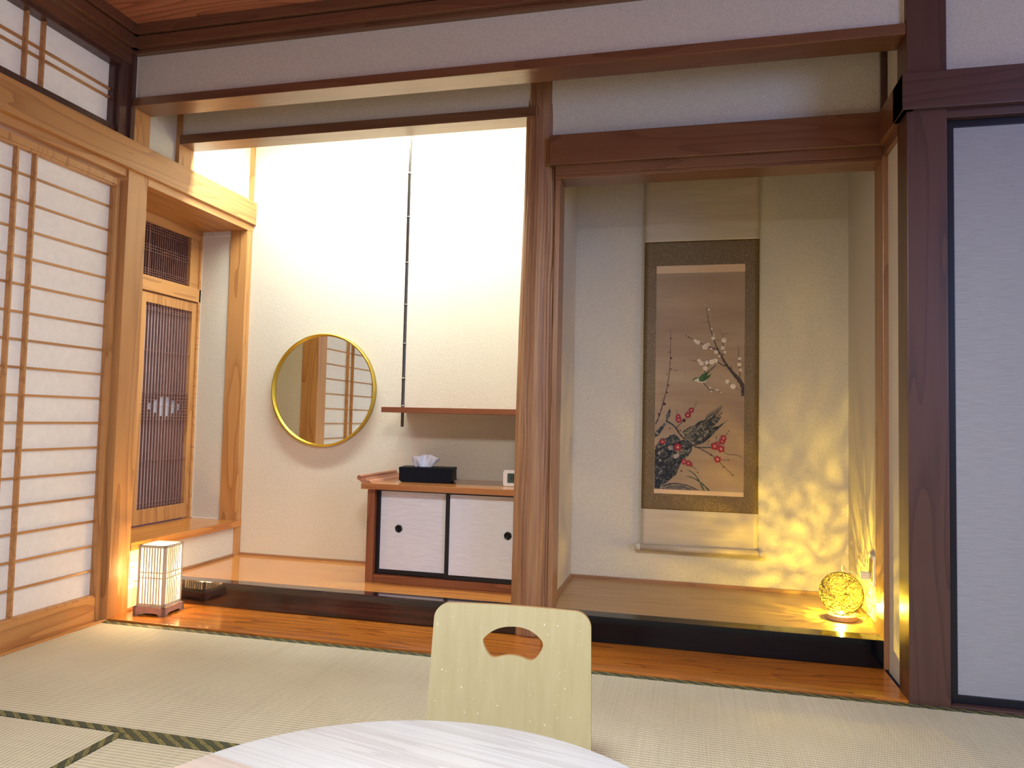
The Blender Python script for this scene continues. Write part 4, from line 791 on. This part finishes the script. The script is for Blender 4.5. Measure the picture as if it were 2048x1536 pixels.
# ------------------------------------------------------------------ string globe lamp at the right
def globe():
    c = Vector((3.036, 0.600, 0)); zf = 0.1138
    e = empty('globe_lamp', (c.x, c.y, zf), 'glowing yellow globe lamp of wound string on a round wooden base', 'lamp')
    MB().lathe([(0.0, zf), (0.056, zf), (0.0585, zf+0.002), (0.0585, zf+0.017), (0.0565, zf+0.0195), (0.0, zf+0.0195)], (c.x, c.y, 0), 48, smooth=False).build('base', 'lamp_beech', e, bevel=0.0008)
    MB().lathe([(0.0, zf+0.0196), (0.030, zf+0.0196), (0.031, zf+0.023), (0.026, zf+0.0245), (0.0, zf+0.0245)], (c.x, c.y, 0), 32).build('light_holder', 'white_plastic', e)
    o = MB().lathe([(0.0, zf+0.0246), (0.009, zf+0.0246), (0.007, zf+0.031), (0.0, zf+0.033)], (c.x, c.y, 0), 20).build('led', 'lamp_led', e); o['label'] = 'bright light at the foot of the globe'
    R = 0.0855; cen = Vector((c.x, c.y, zf+0.0215+R*0.965)); rnd = random.Random(11); m = MB()
    for k in range(200):
        n = Vector((rnd.gauss(0, 1), rnd.gauss(0, 1), rnd.gauss(0, 1))).normalized(); off = rnd.uniform(-0.80, 0.80); r2 = math.sqrt(1-off*off)
        a = n.orthogonal().normalized(); b_ = n.cross(a); seg = 36; w1, w2 = rnd.uniform(0, 6), rnd.uniform(0, 6); rad = R*rnd.uniform(0.988, 1.0)
        pts = []
        for i in range(seg+1):
            t = 2*PI*i/seg
            d = (n*(off+0.035*math.sin(3*t+w1)+0.02*math.sin(5*t+w2))+(a*math.cos(t)+b_*math.sin(t))*r2).normalized()
            pts.append(cen+d*rad)
        m.tube(pts, 0.00045 if k % 5 else 0.0009, 5, caps=False)
    o = m.build('shade', 'paper_string', e); o['label'] = 'openwork shade of pale crossing strings'
    l = lamp('globe_lamp_light', 'POINT', (c.x, c.y, zf+0.060), GLOBE_W, (1.0, 0.69, 0.055), shadow_soft_size=0.005)
    MB().tube([(c.x+0.054, c.y+0.012, zf+0.006), (c.x+0.080, c.y+0.02, zf+0.006), (c.x+0.098, c.y+0.01, zf+0.004), (c.x+0.092, c.y+0.07, zf+0.004), (c.x+0.06, c.y+0.12, zf+0.006), (c.x+0.045, c.y+0.115, zf+0.10), (c.x+0.02, c.y+0.10, zf+0.19), (c.x+0.022, c.y+0.085, zf+0.205), (c.x+0.03, c.y+0.04, 0.306), (3.094, 0.592, 0.300)], 0.0017, 8).build('cable', 'cord_white', e)
GLOBE_W = 23.0
globe()
ow = empty('wall_outlet', (3.147, 0.56, 0.33), 'dark framed socket plate on the side wall beside the globe lamp', 'power outlet')
MB().prism(rrect(0.517, 0.603, 0.268, 0.388, 0.003), 'X', 3.140, 3.147).build('plate', 'white_plastic', ow, bevel=0.001)
MB().prism(rrect(0.535, 0.585, 0.284, 0.372, 0.002), 'X', 3.1375, 3.1405).build('insert', 'outlet_gold', ow)
ad = box(3.101, 3.137, 0.556, 0.584, 0.288, 0.316).build('usb_adapter', 'white_plastic', bevel=0.002, origin=(3.137, 0.57, 0.302))
tag(ad, 'small white plug adapter in the socket above the globe lamp', 'adapter')

# ------------------------------------------------------------------ legless floor chair of bent plywood
def chair():
    T = Matrix.Translation((2.009, -0.935, 0)) @ Matrix.Rotation(math.radians(3.5), 4, 'Z')
    e = empty('floor_chair', (2.006, -0.99, 0.002), 'legless bent plywood floor chair with fan-shaped hole, behind the round table', 'floor chair')
    th = 0.0105
    H = 0.448
    def prof_y(z): # back of the shell leans away from the table as it rises
        return -0.055+0.055*((z/H)**0.85) if z > 0 else -0.055
    def shell(zs, hw, ny=56):
        nz = len(zs); vf, vb = [], []
        for z in zs:
            w = hw(z)
            for i in range(ny+1):
                u = i/ny*2-1; x = u*w
                bow = 0.020*(x/0.2)**2*min(1, z/0.15)
                y = prof_y(z)-bow
                vf.append((x, y, z)); vb.append((x, y+th, z))
        n = ny+1; k = nz*n; fs = []
        for j in range(nz-1):
            for i in range(ny):
                a = j*n+i; fs.append((a, a+1, a+n+1, a+n)); fs.append((k+a, k+a+n, k+a+n+1, k+a+1))
        for j in range(nz-1):
            fs.append((j*n, (j+1)*n, k+(j+1)*n, k+j*n)); a = j*n+ny; fs.append((a, k+a, k+a+n, a+n))
        for i in range(ny):
            fs.append((i, k+i, k+i+1, i+1)); a = (nz-1)*n+i; fs.append((a, a+1, k+a+1, k+a))
        return vf+vb, fs
    def hw(z):
        w = 0.2015-0.011*(z/H); r = 0.036; d = H-z
        if d < r: w = w-r+math.sqrt(max(0.0, r*r-(r-d)**2))
        return w
    zs = list(np.linspace(0.055, 0.405, 44))+[H-0.036*(1-math.sin(t)) for t in np.linspace(0.0, PI/2, 22)][1:]
    vs, fs = shell(zs, hw)
    m = MB(); m.xf = T; m.add(vs, fs, 0, True); o = m.build('backrest', ['chair_plywood', 'plywood_edge'], e)
    # fan-shaped hand hole
    P = [(-0.0615, 0.345), (-0.058, 0.352), (-0.045, 0.3655), (-0.026, 0.3765), (0, 0.381), (0.026, 0.3785), (0.045, 0.368), (0.059, 0.354), (0.062, 0.345), (0.060, 0.334), (0.051, 0.316), (0.043, 0.307), (0.034, 0.3055), (0.016, 0.3125), (0, 0.3145), (-0.016, 0.3125), (-0.034, 0.3055), (-0.043, 0.307), (-0.051, 0.316), (-0.059, 0.333)]
    for _ in range(2):
        Q = []
        for a, b_ in zip(P, P[1:]+P[:1]): Q += [(a[0]*.75+b_[0]*.25, a[1]*.75+b_[1]*.25), (a[0]*.25+b_[0]*.75, a[1]*.25+b_[1]*.75)]
        P = Q
    P = [(x*1.20+0.003, z+0.0195) for x, z in P]
    cut = MB(); cut.xf = T; cut.prism(P, 'Y', -0.2, 0.2); co = cut.build('cut_shape', 'plywood_edge')
    bo = o.modifiers.new('hole', 'BOOLEAN'); bo.object = co; bo.operation = 'DIFFERENCE'; bo.solver = 'EXACT'; bo.material_mode = 'TRANSFER' if hasattr(bo, 'material_mode') else bo.material_mode
    dg = bpy.context.evaluated_depsgraph_get(); dg.update()
    me = bpy.data.meshes.new_from_object(o.evaluated_get(dg)); o.modifiers.clear(); old = o.data; o.data = me
    bpy.data.objects.remove(co, do_unlink=True)
    bm = bmesh.new(); bm.from_mesh(me)
    for f in bm.faces:
        f.smooth = abs(f.normal.y) > 0.6
        if abs(f.normal.y) < 0.6: f.material_index = 1
    for ed in bm.edges:
        if len(ed.link_faces) == 2 and ed.calc_face_angle(0) > 0.6: ed.smooth = False
    bm.to_mesh(me); bm.free()
    # bent corner and seat running under the table
    m = MB(); m.xf = T; pf = []
    r = 0.055
    pf.append((prof_y(0.055)+0.0, 0.056))
    for k in range(1, 9):
        a = PI/2*k/8; pf.append((prof_y(0.055)-r+r*math.cos(a), 0.0565-(0.0565-0.0125)*math.sin(a)))
    for k in range(1, 14): pf.append((prof_y(0.055)-r-0.33*k/13, 0.0125+0.010*math.sin(PI*k/13)))
    nu = 20; vs = []
    for s in (0, 1):
        for j, (y, z) in enumerate(pf):
            w = 0.205 if j < 9 else 0.205-0.0*j
            if j > 18: w -= 0.012*(j-18)**1.3*0.4
            t = pf[min(j+1, len(pf)-1)]; t0 = pf[max(j-1, 0)]; d = Vector((t[0]-t0[0], t[1]-t0[1])).normalized(); nn = Vector((d.y, -d.x))*th*s*-1
            if nn.y > 0: nn = -nn
            if j < 2: nn = Vector((th*s, 0))
            for i in range(nu+1):
                u = i/nu*2-1; bow = 0.020*(u*w/0.2)**2*(min(1, 0.055/0.15))*max(0, 1-j/8)
                vs.append((u*w, y+nn.x-bow, max(z+nn.y, 0.0018)))
    n = nu+1; nz = len(pf); k = nz*n; fs = []
    for j in range(nz-1):
        for i in range(nu): a = j*n+i; fs += [(a, a+1, a+n+1, a+n), (k+a, k+a+n, k+a+n+1, k+a+1)]
        fs += [(j*n, (j+1)*n, k+(j+1)*n, k+j*n), (j*n+nu, k+j*n+nu, k+(j+1)*n+nu, (j+1)*n+nu)]
    for i in range(nu): a = (nz-1)*n+i; fs += [(i, k+i, k+i+1, i+1), (a, a+1, k+a+1, k+a)]
    m.add(vs, fs, 0, True).build('seat', 'chair_plywood', e)
chair()

# ------------------------------------------------------------------ round low table in the foreground
tb = empty('low_table', (2.053, -1.80, 0.0), 'round low table with a pale wooden top, close in front of the viewer', 'table')
R = 0.463
MB().lathe([(0.0, 0.302), (R-0.012, 0.302), (R-0.003, 0.306), (R, 0.313), (R, 0.321), (R-0.002, 0.327), (R-0.007, 0.330), (0.0, 0.330)], (2.053, -1.80, 0), 160).build('tabletop', 'table_wood', tb)
mb = MB().box(1.79, 2.316, -2.02, -1.995, 0.262, 0.302).box(1.79, 2.316, -1.605, -1.58, 0.262, 0.302).box(1.79, 1.815, -2.02, -1.58, 0.262, 0.302).box(2.291, 2.316, -2.02, -1.58, 0.262, 0.302)
mb.build('apron', 'table_wood', tb, bevel=0.002)
for (lx, ly) in ((1.782, -2.03), (2.322, -2.03), (1.782, -1.57), (2.322, -1.57)):
    MB().lathe([(0.0, 0.0005), (0.014, 0.0005), (0.016, 0.003), (0.023, 0.29), (0.023, 0.302), (0, 0.302)], (lx, ly, 0), 24).build('leg', 'table_wood', tb)

# ------------------------------------------------------------------ LED batten hidden above the mirror bay
bt = empty('batten_light', (0.9, 0.52, 2.60), 'slim white light batten hidden above the mirror bay', 'ceiling light')
MB().box(0.15, 1.70, 0.43, 0.50, 2.525, 2.72).build('housing', 'white_plastic', bt, bevel=0.003)
MB().box(0.17, 1.68, 0.44, 0.49, 2.51, 2.526).build('diffuser', 'batten_tube', bt, bevel=0.003)
